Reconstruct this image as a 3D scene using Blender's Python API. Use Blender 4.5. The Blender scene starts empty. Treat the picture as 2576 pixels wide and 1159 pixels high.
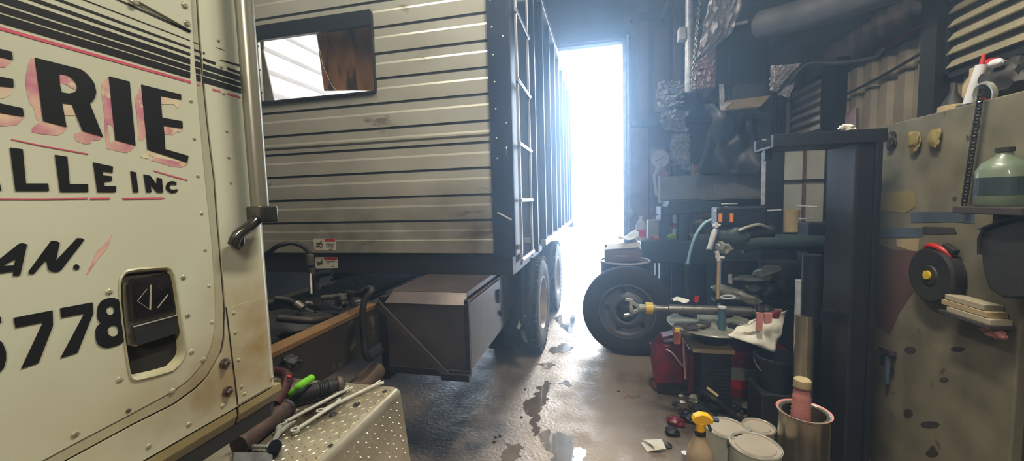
import bpy, bmesh, math, random
from mathutils import Vector as V, Matrix, noise
from mathutils.geometry import tessellate_polygon
random.seed(7)
C = bpy.context.scene.collection
PI = math.pi
R = math.radians
# ------------------------------------------------------------------ camera numbers (2576 x 1159)
FPX, W, H, EYE = 980, 2576, 1159, 1.7
YAW, PIT, ROL = R(12.8), R(4.4), R(1.6)
cF = V((-math.sin(YAW)*math.cos(PIT), math.cos(YAW)*math.cos(PIT), -math.sin(PIT)))
_rh = V((math.cos(YAW), math.sin(YAW), 0)); _u = _rh.cross(cF)
cR = _rh*math.cos(ROL) - _u*math.sin(ROL); cU = _u*math.cos(ROL) + _rh*math.sin(ROL)
def Q(x, y, X=None, Y=None, Z=None):
    """the point of a real plane (X, Y or Z fixed, metres) seen at photo pixel x, y"""
    d = cF + cR*((x-W/2)/FPX) + cU*((H/2-y)/FPX)
    t = X/d.x if X is not None else Y/d.y if Y is not None else (Z-EYE)/d.z
    return V((d.x*t, d.y*t, EYE+d.z*t))
# ------------------------------------------------------------------ materials
def lin(c):
    return tuple((v/255/12.92 if v/255 <= .04045 else ((v/255+.055)/1.055)**2.4) for v in c)+(1,)
MATS = {}
def mat(name, col, rough=.5, metal=0, col2=None, sc=6, amt=.5, bump=0, bsc=40, sheen=0, emit=0, trans=0, ior=1.45, alpha=1,
        spots=None, ssc=15, sth=.6, stretch=None, spec=.5, coat=0):
    """procedural surface: two colours mixed by noise, optional spots of a third, optional bump"""
    m = bpy.data.materials.new(name); m.use_nodes = True
    nt = m.node_tree; N = nt.nodes; L = nt.links; b = N['Principled BSDF']
    tc = N.new('ShaderNodeTexCoord'); mp = N.new('ShaderNodeMapping'); L.new(tc.outputs['Object'], mp.inputs[0])
    if stretch: mp.inputs['Scale'].default_value = stretch
    def nz(scale, det=5):
        n = N.new('ShaderNodeTexNoise'); n.inputs['Scale'].default_value = scale; n.inputs['Detail'].default_value = det
        L.new(mp.outputs[0], n.inputs['Vector']); return n
    out = None
    if col2 is not None:
        n = nz(sc); r = N.new('ShaderNodeValToRGB'); L.new(n.outputs[0], r.inputs[0])
        r.color_ramp.elements[0].position = max(0, .5-.25*amt-.05); r.color_ramp.elements[1].position = .5+.25*amt+.05
        r.color_ramp.elements[0].color = lin(col2); r.color_ramp.elements[1].color = lin(col)
        out = r.outputs[0]
    if spots is not None:
        n = nz(ssc, 8); r = N.new('ShaderNodeValToRGB'); L.new(n.outputs[0], r.inputs[0])
        r.color_ramp.elements[0].position = sth; r.color_ramp.elements[1].position = sth+.05
        mx = N.new('ShaderNodeMix'); mx.data_type = 'RGBA'; L.new(r.outputs[0], mx.inputs[0])
        if out: L.new(out, mx.inputs[6])
        else: mx.inputs[6].default_value = lin(col)
        mx.inputs[7].default_value = lin(spots); out = mx.outputs[2]
    if out: L.new(out, b.inputs['Base Color'])
    else: b.inputs['Base Color'].default_value = lin(col)
    b.inputs['Roughness'].default_value = rough; b.inputs['Metallic'].default_value = metal
    b.inputs['IOR'].default_value = ior; b.inputs['Transmission Weight'].default_value = trans
    b.inputs['Specular IOR Level'].default_value = spec; b.inputs['Alpha'].default_value = alpha
    if sheen: b.inputs['Sheen Weight'].default_value = sheen
    if coat: b.inputs['Coat Weight'].default_value = coat
    if emit:
        b.inputs['Emission Color'].default_value = lin(col); b.inputs['Emission Strength'].default_value = emit
    if bump:
        n = nz(bsc, 6); bp = N.new('ShaderNodeBump'); bp.inputs['Strength'].default_value = min(1, bump)
        bp.inputs['Distance'].default_value = .01*max(1, bump); L.new(n.outputs[0], bp.inputs['Height']); L.new(bp.outputs[0], b.inputs['Normal'])
    MATS[name] = m
    return m
def stain_or_shade(m, centre, radius, col, stretch=(1, 1, 1), strength=.9, nsc=9):
    """adds a stain with a shape of its own (a sphere of influence broken by noise) over a material's colour; works in world space"""
    nt = m.node_tree; N = nt.nodes; L = nt.links; b = N['Principled BSDF']
    g = N.new('ShaderNodeNewGeometry'); s = N.new('ShaderNodeVectorMath'); s.operation = 'SUBTRACT'; L.new(g.outputs['Position'], s.inputs[0]); s.inputs[1].default_value = centre
    k = N.new('ShaderNodeVectorMath'); k.operation = 'MULTIPLY'; L.new(s.outputs[0], k.inputs[0]); k.inputs[1].default_value = stretch
    ln = N.new('ShaderNodeVectorMath'); ln.operation = 'LENGTH'; L.new(k.outputs[0], ln.inputs[0])
    n = N.new('ShaderNodeTexNoise'); n.inputs['Scale'].default_value = nsc; n.inputs['Detail'].default_value = 6; L.new(g.outputs['Position'], n.inputs['Vector'])
    mr = N.new('ShaderNodeMapRange'); L.new(ln.outputs['Value'], mr.inputs[0]); mr.inputs[1].default_value = radius; mr.inputs[2].default_value = 0
    mr.inputs[3].default_value = 0; mr.inputs[4].default_value = 1
    mu = N.new('ShaderNodeMath'); mu.operation = 'MULTIPLY'; L.new(mr.outputs[0], mu.inputs[0]); L.new(n.outputs[0], mu.inputs[1])
    m2 = N.new('ShaderNodeMath'); m2.operation = 'MULTIPLY'; m2.use_clamp = True; L.new(mu.outputs[0], m2.inputs[0]); m2.inputs[1].default_value = strength*2.2
    mx = N.new('ShaderNodeMix'); mx.data_type = 'RGBA'; L.new(m2.outputs[0], mx.inputs[0])
    inp = b.inputs['Base Color']
    if inp.is_linked: L.new(inp.links[0].from_socket, mx.inputs[6])
    else: mx.inputs[6].default_value = inp.default_value
    mx.inputs[7].default_value = lin(col); L.new(mx.outputs[2], inp)
# ------------------------------------------------------------------ mesh building (all coordinates in metres, world)
class MB:
    def __init__(s): s.v = []; s.f = []
    def add(s, vs, fs):
        o = len(s.v); s.v += [V(v) for v in vs]; s.f += [[i+o for i in f] for f in fs]; return s
    def box(s, a, b, M=None):
        x0, y0, z0 = a; x1, y1, z1 = b
        vs = [V((x, y, z)) for x in (x0, x1) for y in (y0, y1) for z in (z0, z1)]
        if M: vs = [M @ v for v in vs]
        return s.add(vs, [(0, 1, 3, 2), (4, 6, 7, 5), (0, 4, 5, 1), (2, 3, 7, 6), (0, 2, 6, 4), (1, 5, 7, 3)])
    def cbox(s, c, d, rot=(0, 0, 0)):
        M = Matrix.Translation(V(c)) @ Matrix.Rotation(rot[2], 4, 'Z') @ Matrix.Rotation(rot[1], 4, 'Y') @ Matrix.Rotation(rot[0], 4, 'X')
        return s.box([-k/2 for k in d], [k/2 for k in d], M)
    def bar(s, a, b, w, t, up=(0, 0, 1)):
        a = V(a); b = V(b); d = (b-a); L = d.length; d.normalize(); x = d.cross(V(up)).normalized(); z = x.cross(d)
        M = Matrix((x, d, z)).transposed().to_4x4(); M.translation = a
        return s.box((-w/2, 0, -t/2), (w/2, L, t/2), M)
    def tube(s, path, r, n=12, cap=True, closed=False):
        path = [V(p) for p in path]; m = len(path); rr = r if isinstance(r, (list, tuple)) else [r]*m
        ref = None; rings = []
        for i, p in enumerate(path):
            t = (path[(i+1) % m]-path[i-1]) if closed else (path[min(i+1, m-1)]-path[max(i-1, 0)])
            if t.length < 1e-9: t = V((0, 0, 1))
            t.normalize()
            if ref is None: ref = t.orthogonal().normalized()
            ref = (ref-t*ref.dot(t))
            if ref.length < 1e-6: ref = t.orthogonal()
            ref.normalize(); w = t.cross(ref)
            rings.append([p+(ref*math.cos(2*PI*k/n)+w*math.sin(2*PI*k/n))*rr[i] for k in range(n)])
        o = len(s.v); s.v += [q for g in rings for q in g]
        for i in range(m if closed else m-1):
            j = (i+1) % m
            for k in range(n): s.f.append([o+i*n+k, o+i*n+(k+1) % n, o+j*n+(k+1) % n, o+j*n+k])
        if cap and not closed: s.f.append([o+k for k in range(n)][::-1]); s.f.append([o+(m-1)*n+k for k in range(n)])
        return s
    def cyl(s, a, b, r, r2=None, n=20): return s.tube([a, b], [r, r if r2 is None else r2], n)
    def lathe(s, prof, o=(0, 0, 0), axis=(0, 0, 1), n=32, closed=False):
        """prof: (radius, height along axis)"""
        ax = V(axis).normalized(); u = ax.orthogonal().normalized(); w = ax.cross(u); o = V(o); k0 = len(s.v)
        for (r, h) in prof:
            for k in range(n):
                a = 2*PI*k/n; s.v.append(o+ax*h+(u*math.cos(a)+w*math.sin(a))*max(r, 1e-5))
        m = len(prof)
        for i in range(m if closed else m-1):
            j = (i+1) % m
            for k in range(n): s.f.append([k0+i*n+k, k0+i*n+(k+1) % n, k0+j*n+(k+1) % n, k0+j*n+k])
        return s
    def blob(s, c, r, seed=0, amp=.25, fq=2.5, sub=3, rot=(0, 0, 0)):
        bm = bmesh.new(); bmesh.ops.create_icosphere(bm, subdivisions=sub, radius=1)
        M = Matrix.Rotation(rot[2], 4, 'Z') @ Matrix.Rotation(rot[1], 4, 'Y') @ Matrix.Rotation(rot[0], 4, 'X')
        rr = r if isinstance(r, (tuple, list)) else (r, r, r); vs = []
        for v in bm.verts:
            p = v.co; k = 1+amp*noise.noise(p*fq+V((seed*3.1, seed*1.7, seed)))*1.6
            vs.append(V(c)+M @ V((p.x*rr[0]*k, p.y*rr[1]*k, p.z*rr[2]*k)))
        fs = [[q.index for q in f.verts] for f in bm.faces]; bm.free(); return s.add(vs, fs)
    def prism(s, outer, holes=(), d=(0, 0, .001)):
        """closed solid: polygon of 3D points (flat), pushed along d"""
        loops = [[V(p) for p in outer]]+[[V(p) for p in h] for h in holes]
        flat = [p for l in loops for p in l]; n = len(flat); tris = tessellate_polygon(loops); d = V(d)
        o = len(s.v); s.v += flat+[p+d for p in flat]
        nrm = V((0, 0, 0))
        for t in tris: nrm += (flat[t[1]]-flat[t[0]]).cross(flat[t[2]]-flat[t[0]])
        for t in tris:
            s.f.append([o+t[0], o+t[1], o+t[2]]); s.f.append([o+n+t[2], o+n+t[1], o+n+t[0]])
        k = 0
        for l in loops:
            m = len(l)
            for i in range(m):
                j = (i+1) % m; s.f.append([o+k+i, o+k+j, o+n+k+j, o+n+k+i])
            k += m
        return s
    def extrude(s, prof, a, b, closed=True):
        """profile points (3D) swept from offset a to offset b"""
        a = V(a); b = V(b); o = len(s.v); n = len(prof)
        s.v += [V(p)+a for p in prof]+[V(p)+b for p in prof]
        for i in range(n if closed else n-1):
            j = (i+1) % n; s.f.append([o+i, o+j, o+n+j, o+n+i])
        if closed: s.f.append([o+i for i in range(n)][::-1]); s.f.append([o+n+i for i in range(n)])
        return s
    def grid(s, fn, nu, nv):
        o = len(s.v)
        for i in range(nu+1):
            for j in range(nv+1): s.v.append(V(fn(i/nu, j/nv)))
        for i in range(nu):
            for j in range(nv):
                a = o+i*(nv+1)+j; s.f.append([a, a+1, a+nv+2, a+nv+1])
        return s
ORG = {}
def obj(name, mb, m, parent=None, smooth=False, bev=0, label=None, base=None, solid=0, fix=True):
    me = bpy.data.meshes.new(name)
    if parent is not None: og = ORG[parent.name]
    elif base is not None: og = V(base)
    else:
        xs = [v.x for v in mb.v]; ys = [v.y for v in mb.v]; zs = [v.z for v in mb.v]
        og = V(((min(xs)+max(xs))/2, (min(ys)+max(ys))/2, min(zs)))
    me.from_pydata([v-og for v in mb.v], [], mb.f)
    bm = bmesh.new(); bm.from_mesh(me)
    if fix: bmesh.ops.recalc_face_normals(bm, faces=bm.faces)
    bm.to_mesh(me); bm.free()
    me.materials.append(MATS[m] if isinstance(m, str) else m)
    if smooth:
        me.polygons.foreach_set('use_smooth', [True]*len(me.polygons))
        me.set_sharp_from_angle(angle=R(38 if smooth is True else smooth))
    o = bpy.data.objects.new(name, me); C.objects.link(o)
    if parent is not None: o.parent = parent
    else: o.location = og
    ORG[o.name] = og
    if solid:
        md = o.modifiers.new('s', 'SOLIDIFY'); md.thickness = solid; md.offset = 0
    if bev:
        md = o.modifiers.new('b', 'BEVEL'); md.width = bev; md.segments = 2; md.limit_method = 'ANGLE'; md.angle_limit = R(40)
    if label: o['label'] = label
    return o
def tag(o, label, cat, group=None):
    o['label'] = label; o['category'] = cat
    if group: o['group'] = group
    return o
def thing(name, loc, label, cat, group=None):
    o = bpy.data.objects.new(name, None); C.objects.link(o); o.location = loc; o.empty_display_size = .1; ORG[o.name] = V(loc)
    return tag(o, label, cat, group)
def struct(name, mb, m, **k):
    o = obj(name, mb, m, **k)
    if o.parent is None: o['kind'] = 'structure'
    return o
def copy_tree(o, parent=None):
    c = o.copy(); C.objects.link(c)
    if parent is not None: c.parent = parent
    for ch in list(o.children): copy_tree(ch, c)
    return c
def arc(c, u, w, r, a0, a1, n=12):
    return [V(c)+V(u)*math.cos(a0+(a1-a0)*i/n)*r+V(w)*math.sin(a0+(a1-a0)*i/n)*r for i in range(n+1)]
def smooth_path(p, n=8):
    """Catmull-Rom through points"""
    p = [V(q) for q in p]; p = [p[0]*2-p[1]]+p+[p[-1]*2-p[-2]]; out = []
    for i in range(1, len(p)-2):
        for k in range(n):
            t = k/n; a, b, c, d = p[i-1], p[i], p[i+1], p[i+2]
            out.append(.5*((2*b)+(c-a)*t+(2*a-5*b+4*c-d)*t*t+(3*b-a-3*c+d)*t**3))
    out.append(p[-2]); return out
# ================================================================== MATERIALS
mat('concrete', (158, 144, 127), .42, 0, (112, 101, 89), 1.3, .9, .55, 42, spots=(84, 74, 62), ssc=5, sth=.66)
mat('out_ground', (215, 215, 220), .8, 0, (185, 183, 180), 2, .8)
mat('puddle', (88, 74, 62), .07, 0, (66, 56, 47), 6, .8, .05, 12, spec=1)
mat('water_film', (112, 102, 90), .04, 0, (88, 80, 70), 9, .8, .05, 16, spec=1)
mat('wall_dark', (74, 68, 68), .8, 0, (46, 44, 48), 3, .8, .3, 18)
mat('wall_panel', (160, 122, 112), .8, 0, (96, 84, 88), 4, .9, .3, 14)
mat('wood_wall', (104, 84, 66), .8, 0, (70, 58, 48), 5, .8, .2, 12, stretch=(1, 1, .2))
mat('lintel', (44, 46, 60), .7, 0, (34, 35, 46), 3, .7, .2, 20)
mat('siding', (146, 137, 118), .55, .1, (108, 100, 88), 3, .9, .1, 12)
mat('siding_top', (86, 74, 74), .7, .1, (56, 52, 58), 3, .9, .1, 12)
mat('ceil', (64, 64, 72), .8, 0, (42, 42, 50), 2, .8, .2, 10)
mat('jamb', (170, 172, 182), .4, .5, (128, 130, 140), 8, .7)
mat('girt', (58, 56, 62), .7, .2, (40, 39, 44), 6, .6)
mat('truck_paint', (190, 190, 169), .28, 0, (176, 176, 155), 2.2, .8, .05, 5, coat=.3)
mat('flange_paint', (172, 172, 150), .35, 0, (146, 144, 124), 3, .8, .1, 10, stretch=(1, 1, .3))
for _m in ('truck_paint', 'flange_paint'):
    stain_or_shade(MATS[_m], Q(650, 850, X=-.75), .2, (134, 108, 62), (1, 1.2, .7), .7, 16)
    stain_or_shade(MATS[_m], Q(300, 1080, X=-.75), .22, (150, 134, 94), (1, .7, 1.2), .4, 9)
    stain_or_shade(MATS[_m], Q(505, 990, X=-.75), .11, (112, 86, 48), (1, .7, 1), .6, 18)
mat('skirt_paint', (150, 138, 100), .4, 0, (104, 88, 56), 5, .9, .1, 20)
mat('letter_black', (13, 14, 17), .45, 0, (20, 21, 24), 30, .6)
mat('letter_pink', (168, 92, 122), .5, 0, (206, 178, 150), 28, .55, spots=(190, 182, 150), ssc=45, sth=.6)
mat('letter_pale', (190, 160, 140), .5, 0, (200, 192, 160), 30, .6)
mat('pin_red', (176, 66, 92), .45, 0, (192, 90, 108), 20, .8)
mat('seam', (26, 24, 20), .8)
mat('rivet', (176, 172, 146), .3, .3, (120, 114, 92), 60, .8)
mat('bolt', (108, 92, 80), .4, .6, (64, 52, 44), 80, .8)
mat('alu', (176, 172, 158), .34, .75, (128, 122, 104), 7, .9, .1, 24, stretch=(1, 1, .15))
mat('chrome', (120, 118, 112), .22, .9, (62, 58, 56), 14, .8, .1, 30)
mat('polished', (214, 212, 204), .25, .6, (150, 146, 134), 20, .8)
mat('latch_black', (24, 22, 26), .12, .3, (34, 32, 36), 30, .7, coat=.5)
mat('latch_grey', (66, 66, 68), .3, .5, (44, 44, 46), 30, .7)
mat('cup', (170, 166, 138), .4, 0, (138, 130, 98), 14, .8)
mat('black_rubber', (26, 26, 28), .6, 0, (16, 16, 18), 12, .7, .2, 60)
mat('tyre', (46, 47, 52), .75, 0, (30, 31, 35), 5, .8, .3, 70)
mat('tyre_worn', (92, 84, 76), .7, 0, (64, 58, 54), 6, .8, .2, 50)
mat('box_alu', (214, 212, 198), .33, .4, (192, 188, 170), 2.4, .9, .04, 5, stretch=(1, 1, 2), spots=(150, 142, 124), ssc=3, sth=.68)
stain_or_shade(MATS['box_alu'], (-.95, 2.85, 1.45), .7, (96, 86, 66), (1, 1, 1.3), .7, 5)
stain_or_shade(MATS['box_alu'], (-2.0, 2.85, 1.42), .9, (120, 108, 88), (.6, 1, 1.6), .6, 6)
mat('groove_shade', (74, 71, 72), .8, .0)  # overhang shade of the front wall recesses, put into the colour
mat('box_in', (228, 230, 236), .5, .1, (206, 208, 216), 3, .8)
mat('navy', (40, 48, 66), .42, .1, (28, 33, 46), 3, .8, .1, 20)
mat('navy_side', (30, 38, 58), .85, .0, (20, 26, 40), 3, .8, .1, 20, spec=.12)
mat('rib', (196, 194, 198), .35, .45, (150, 148, 152), 5, .8, .05, 20)
mat('under_dark', (36, 35, 38), .6, .1, (24, 23, 26), 6, .8, .2, 20)
mat('sill_dark', (46, 44, 46), .5, .1, (33, 32, 36), 4, .8, .1, 12)
mat('win_frame', (40, 37, 38), .45, .1, (28, 26, 28), 8, .7)
mat('win_grey', (118, 114, 106), .6, 0, (98, 94, 88), 6, .7)
mat('plywood', (146, 104, 58), .6, 0, (92, 58, 34), 7, .9, .1, 20, spots=(46, 28, 22), ssc=3.2, sth=.56, stretch=(2.2, 1, .6))
mat('glass', (240, 245, 245), .03, 0, trans=1, ior=1.05, alpha=.1)
mat('decal', (214, 208, 190), .4, 0, (196, 190, 168), 20, .6)
mat('decal_red', (186, 40, 44), .45)
mat('decal_ink', (70, 62, 58), .5)
mat('toolbox', (88, 80, 76), .42, .35, (62, 57, 56), 4, .9, .1, 18)
mat('toolbox_side', (100, 90, 86), .35, .4, (76, 68, 66), 5, .9, .1, 18)
mat('rail_rust', (132, 98, 58), .65, .1, (88, 66, 44), 6, .9, .3, 30)
mat('rail', (60, 55, 48), .6, .2, (38, 35, 33), 6, .9, .4, 24, spots=(88, 90, 78), ssc=9, sth=.62)
mat('axle_tan', (104, 86, 72), .6, .1, (72, 60, 52), 6, .8, .2, 20)
mat('plate', (206, 198, 176), .27, .72, (168, 158, 130), 7, .9, .1, 30, spots=(104, 88, 62), ssc=11, sth=.68)
mat('rim_tan', (176, 158, 130), .5, .2, (120, 104, 84), 5, .9, .1, 20)
mat('steel', (140, 138, 132), .35, .8, (92, 88, 82), 16, .9, .1, 40)
mat('steel_dark', (70, 70, 74), .4, .6, (44, 44, 48), 14, .9, .2, 40)
mat('fitting', (150, 146, 134), .35, .6, (84, 80, 72), 30, .9)
_nt = MATS['concrete'].node_tree; _b = _nt.nodes['Principled BSDF']; _n = _nt.nodes.new('ShaderNodeTexNoise'); _n.inputs['Scale'].default_value = 4.5; _n.inputs['Detail'].default_value = 8
_tc = _nt.nodes.new('ShaderNodeTexCoord'); _nt.links.new(_tc.outputs['Object'], _n.inputs['Vector']); _mr = _nt.nodes.new('ShaderNodeMapRange'); _nt.links.new(_n.outputs[0], _mr.inputs[0])
_mr.inputs[1].default_value = .3; _mr.inputs[2].default_value = .7; _mr.inputs[3].default_value = .36; _mr.inputs[4].default_value = .68; _nt.links.new(_mr.outputs[0], _b.inputs['Roughness'])
stain_or_shade(MATS['concrete'], Q(1800, 1040, Z=0), .75, (40, 35, 32), (1, 1, 1), 1.2, 6)
stain_or_shade(MATS['concrete'], Q(1180, 1100, Z=0), .9, (52, 46, 44), (1, .6, 1), .8, 5)  # truck shadow put into the floor colour as a dark patch
# ================================================================== THE SHELL OF THE SHOP
XR, YB = 2.7, 6.8                       # right wall and back wall planes
DR = Q(1570, 350, Y=YB).x; DT = Q(1560, 103, Y=YB).z; DL = -3.35
m = MB(); m.box((-4.6, -3.2, -.2), (XR+.25, YB+.16, 0)); struct('floor', m, 'concrete')
m = MB(); m.box((-40, YB+.16, -.25), (40, 70, -.015)); struct('ground', m, 'out_ground')
m = MB(); m.box((DR, YB, 0), (XR+.25, YB+.16, 5.9)); m.box((-4.6, YB, 0), (DL, YB+.16, 5.9))
struct('wall_back', m, 'wall_dark')
m = MB(); m.box((DL, YB, DT), (DR, YB+.16, 5.9)); m.box((DL-.1, YB-.07, DT+.02), (DR+.1, YB-.002, DT+.14)); struct('lintel', m, 'lintel')
m = MB(); m.box((XR+.09, -3.2, 0), (XR+.25, YB, 3.5)); struct('wall_right', m, 'wall_dark')
m = MB(); m.box((-4.6, -3.2, 0), (-4.45, YB, 5.9)); struct('wall_left', m, 'wall_dark')
m = MB(); m.box((-4.6, -3.36, 0), (XR+.25, -3.2, 5.9)); struct('wall_front', m, 'wall_dark')
# ribbed tin on the right wall
def tin(y0, y1, z0, z1, x):
    pr = []; y = y0
    while y < y1:
        for dy, dx in ((0, 0), (.05, .03), (.14, .03), (.19, 0)):
            if y+dy <= y1: pr.append(V((x-dx, y+dy, 0)))
        y += .23
    pr = [V((x+.05, y0, 0))]+pr+[V((pr[-1].x, y1, 0)), V((x+.05, y1, 0))]
    return MB().extrude(pr, (0, 0, z0), (0, 0, z1))
struct('wall_right_siding', tin(-3.1, YB-.02, 0, 3.02, XR+.03), 'siding')
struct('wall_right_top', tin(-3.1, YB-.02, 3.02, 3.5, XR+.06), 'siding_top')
# roof: slopes up from the eave, then level
m = MB()
m.prism([(XR+.3, -3.4, 3.42), (XR+.3, YB+.2, 3.42), (-.4, YB+.2, 5.75), (-.4, -3.4, 5.75)], d=(0, 0, .08))
m.prism([(-.4, -3.4, 5.75), (-.4, YB+.2, 5.75), (-4.7, YB+.2, 5.75), (-4.7, -3.4, 5.75)], d=(0, 0, .08))
struct('ceiling', m, 'ceil')
for k, y in enumerate((-1.2, 1.5, 4.1)):
    m = MB(); m.prism([(XR+.05, y, 3.3), (XR+.05, y, 3.5), (-.4, y, 5.72), (-.4, y, 5.5)], d=(0, .12, 0)); m.box((-4.45, y, 5.5), (-.4, y+.12, 5.72))
    o = struct('beam', m, 'girt')
for k in range(5):
    t = .12+.19*k; x = XR-(XR+.4)*t; z = 3.5+2.26*t-.09
    m = MB(); m.box((x-.04, -3.1, z-.09), (x+.04, YB-.02, z)); struct('beam', m, 'girt')
# door jamb and studs of the back wall
m = MB(); m.box((DR-.02, YB-.05, 0), (DR+.03, YB+.2, DT+.05)); m.box((DR+.045, YB-.09, 0), (DR+.075, YB-.001, DT+.05)); struct('trim_1', m, 'jamb')
m = MB()
for x, w, z0, z1, d in ((.62, .16, 2.9, 5.2, .05), (.86, .22, 3.05, 4.35, .06), (1.16, .1, 2.9, 5.0, .09), (1.7, .14, 2.2, 4.6, .05), (2.2, .12, 2.2, 4.2, .05)):
    m.box((x, YB-d, z0), (x+w, YB-.001, z1))
struct('wall_back_studs', m, 'wood_wall')
m = MB(); m.box((.5, YB-.035, .0), (.78, YB-.001, 2.82)); m.box((.8, YB-.02, .0), (1.05, YB-.001, 2.5)); struct('wall_back_panel', m, 'wall_panel')
m = MB(); m.box((DR+.1, YB-.11, 2.84), (XR, YB-.001, 2.93)); m.box((DR+.1, YB-.1, 4.5), (XR-1.4, YB-.001, 4.6)); struct('trim_2', m, 'girt')
# ================================================================== THE TRUCK
truck = thing('truck', (-1.85, 4, 0), 'white cab truck with black door lettering and a ribbed grain box, left of the aisle', 'truck')
XC = -.75
def cp(x, y, dx=0): return Q(x, y, X=XC)+V((dx, 0, 0))
def cpoly(pts, x0, dx, holes=()):
    """pixel-traced outline lying on the side plane of the cab; x0 where it starts, dx outward thickness"""
    f = lambda l: [Q(a, b, X=XC)*1+V((x0, 0, 0)) for a, b in l]
    return f(pts), [f(h) for h in holes], (dx, 0, 0)
def paint(name, polys, *a, **k):
    for q in (polys if name == 'pinstripe' else [0]): o = paint1(name, [q] if name == 'pinstripe' else polys, *a, **k)
    return o
def paint1(name, polys, m, parent, x0=.0001, dx=.0006, label=None, **k):
    mb = MB()
    for p in polys:
        if isinstance(p, tuple) and p and isinstance(p[0], list): mb.prism(*cpoly(p[0], x0, dx, p[1]))
        else: mb.prism(*cpoly(p, x0, dx))
    return obj(name, mb, m, parent, label=label, **k)
def ell(cx, cy, rx, ry, n=18): return [(cx+rx*math.cos(2*PI*k/n), cy+ry*math.sin(2*PI*k/n)) for k in range(n)]
# shell behind the door
YC = .765
m = MB(); pr = [V((-.762, 0, 0)), V((-.762, YC-.03, 0)), V((-.775, YC-.008, 0)), V((-.80, YC, 0)), V((-3.0, YC, 0)), V((-3.0, -1.5, 0)), V((-.762, -1.5, 0))]
pr = [V((p.x, p.y if i else -1.5, 0)) for i, p in enumerate(pr)][1:]
m.extrude(pr, (0, 0, 1.21), (0, 0, 3.1)); cab = obj('cab_shell', m, 'seam', truck)
# door: lower corner rounded, opening for the latch
top = [(478, -160), (490, -20)]
seam = [(497, 0), (503, 100), (512, 200), (522, 300), (531, 380), (540, 450), (548, 560), (556, 650), (566, 777), (564, 850), (557, 885), (543, 911), (523, 946), (496, 974), (440, 1015), (336, 1067), (170, 1157), (40, 1230)]
inner = [(480, 0), (486, 100), (498, 260), (508, 380), (520, 500), (532, 612), (540, 741), (541, 800), (535, 850), (526, 883), (512, 911), (476, 953), (434, 984), (310, 1051), (181, 1118), (30, 1200)]
hole = [(303, 763), (302, 715), (306, 700), (314, 688), (326, 683), (345, 680), (380, 677), (415, 675), (425, 678), (432, 690), (437, 712), (441, 738), (451, 802), (461, 867), (462, 885), (458, 900), (450, 912), (433, 929), (390, 942), (345, 952), (334, 950), (327, 940), (321, 905), (314, 857), (308, 810)]
farl = [(-330, 1500), (-330, -500), (440, -500)]
def shrink(l, k): return [(x-k, y-k*.4) for x, y in l]
door = MB(); door.prism(*cpoly([(470, -140)]+shrink(seam, 2.5)+farl, -.01, .0085, [hole])); cdoor = obj('cab_door', door, 'flange_paint', truck, label='cab door edge flange around the lettered skin')
skin = MB(); skin.prism(*cpoly([(462, -140)]+inner+farl, -.0012, .0012, [hole])); obj('door_skin', skin, 'truck_paint', cdoor, label='cream white door skin')
# body panel aft of and under the door, wrapped round the corner of the cab
outer = [(x+3.5, y+1.5) for x, y in seam]
low = [(700, 958), (605, 1020), (500, 1080), (362, 1159), (200, 1255)]
pts = [Q(x, y, X=XC)+V((-.0098, 0, 0)) for x, y in [(487, -140)]+outer]
lz = [Q(x, y, X=XC) for x, y in low]
zb = sum(p.z for p in lz)/len(lz)
pts += [V((XC-.0098, pts[-1].y-.05, zb)), V((XC-.0098, YC-.04, zb)), V((XC-.0098, YC-.04, pts[0].z))]
m = MB(); m.prism(pts, d=(.0085, 0, 0)); quarter = obj('quarter_panel', m, 'truck_paint', truck)
m = MB(); pr = arc((XC-.035, YC-.04, 0), (1, 0, 0), (0, 1, 0), .0337, 0, PI/2, 8); pr = [V((XC-.0013, YC-.04, 0))]+pr+[V((-3.0, YC-.0063, 0)), V((-3.0, YC-.02, 0)), V((XC-.03, YC-.02, 0)), V((XC-.0098, YC-.04, 0))]
m.extrude(pr, (0, 0, zb), (0, 0, 3.1)); obj('corner_panel', m, 'truck_paint', quarter, smooth=True)
# overlapping small panel behind the hinge bolts
m = MB(); a = Q(571, 775, X=XC); b2 = Q(602, 1042, X=XC)
m.prism([V((XC-.0013, a.y, a.z)), V((XC-.0013, YC-.04, a.z)), V((XC-.0013, YC-.04, zb+.004)), V((XC-.0013, b2.y, zb+.004))], d=(.0016, 0, 0)); obj('overlap_panel', m, 'truck_paint', quarter)
m = MB(); m.prism([V((XC-.0012, a.y-.002, a.z+.002)), V((XC-.0012, a.y+.0, a.z+.002)), V((XC-.0012, b2.y, zb+.004)), V((XC-.0012, b2.y-.002, zb+.004))], d=(.0012, 0, 0)); obj('panel_gap', m, 'seam', quarter)
# skirt under the cab, two lengths with a gap
def skirt(y0, y1):
    pr = [V((XC-.003, 0, zb-.004)), V((XC-.002, 0, zb-.02)), V((XC-.012, 0, zb-.04)), V((XC-.04, 0, zb-.058)), V((XC-.16, 0, zb-.075)), V((XC-.16, 0, zb-.06)), V((XC-.05, 0, zb-.045)), V((XC-.03, 0, zb-.03)), V((XC-.03, 0, zb-.004))]
    return MB().extrude(pr, (0, y0, 0), (0, y1, 0))
ys = Q(602, 1050, X=XC).y
sk = obj('cab_skirt', skirt(-1.5, ys-.003), 'skirt_paint', truck, smooth=30, label='dirty lower edge of the cab')
sk = obj('cab_skirt', skirt(ys+.003, YC-.005), 'skirt_paint', truck, smooth=30, label='dirty lower edge of the cab')
# raised trim under the side window, its seam and screws
obj('window_trim', MB().prism(*cpoly([(230, -60), (479, 78), (474, -10), (462, -120), (200, -160)], 0, .004)), 'truck_paint', cdoor, label='raised window trim')
paint('trim_gap', [[(232, -40), (287, -3), (476, 82), (480, 80), (479, 77), (287, -7), (236, -45)]], 'seam', cdoor)
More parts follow.
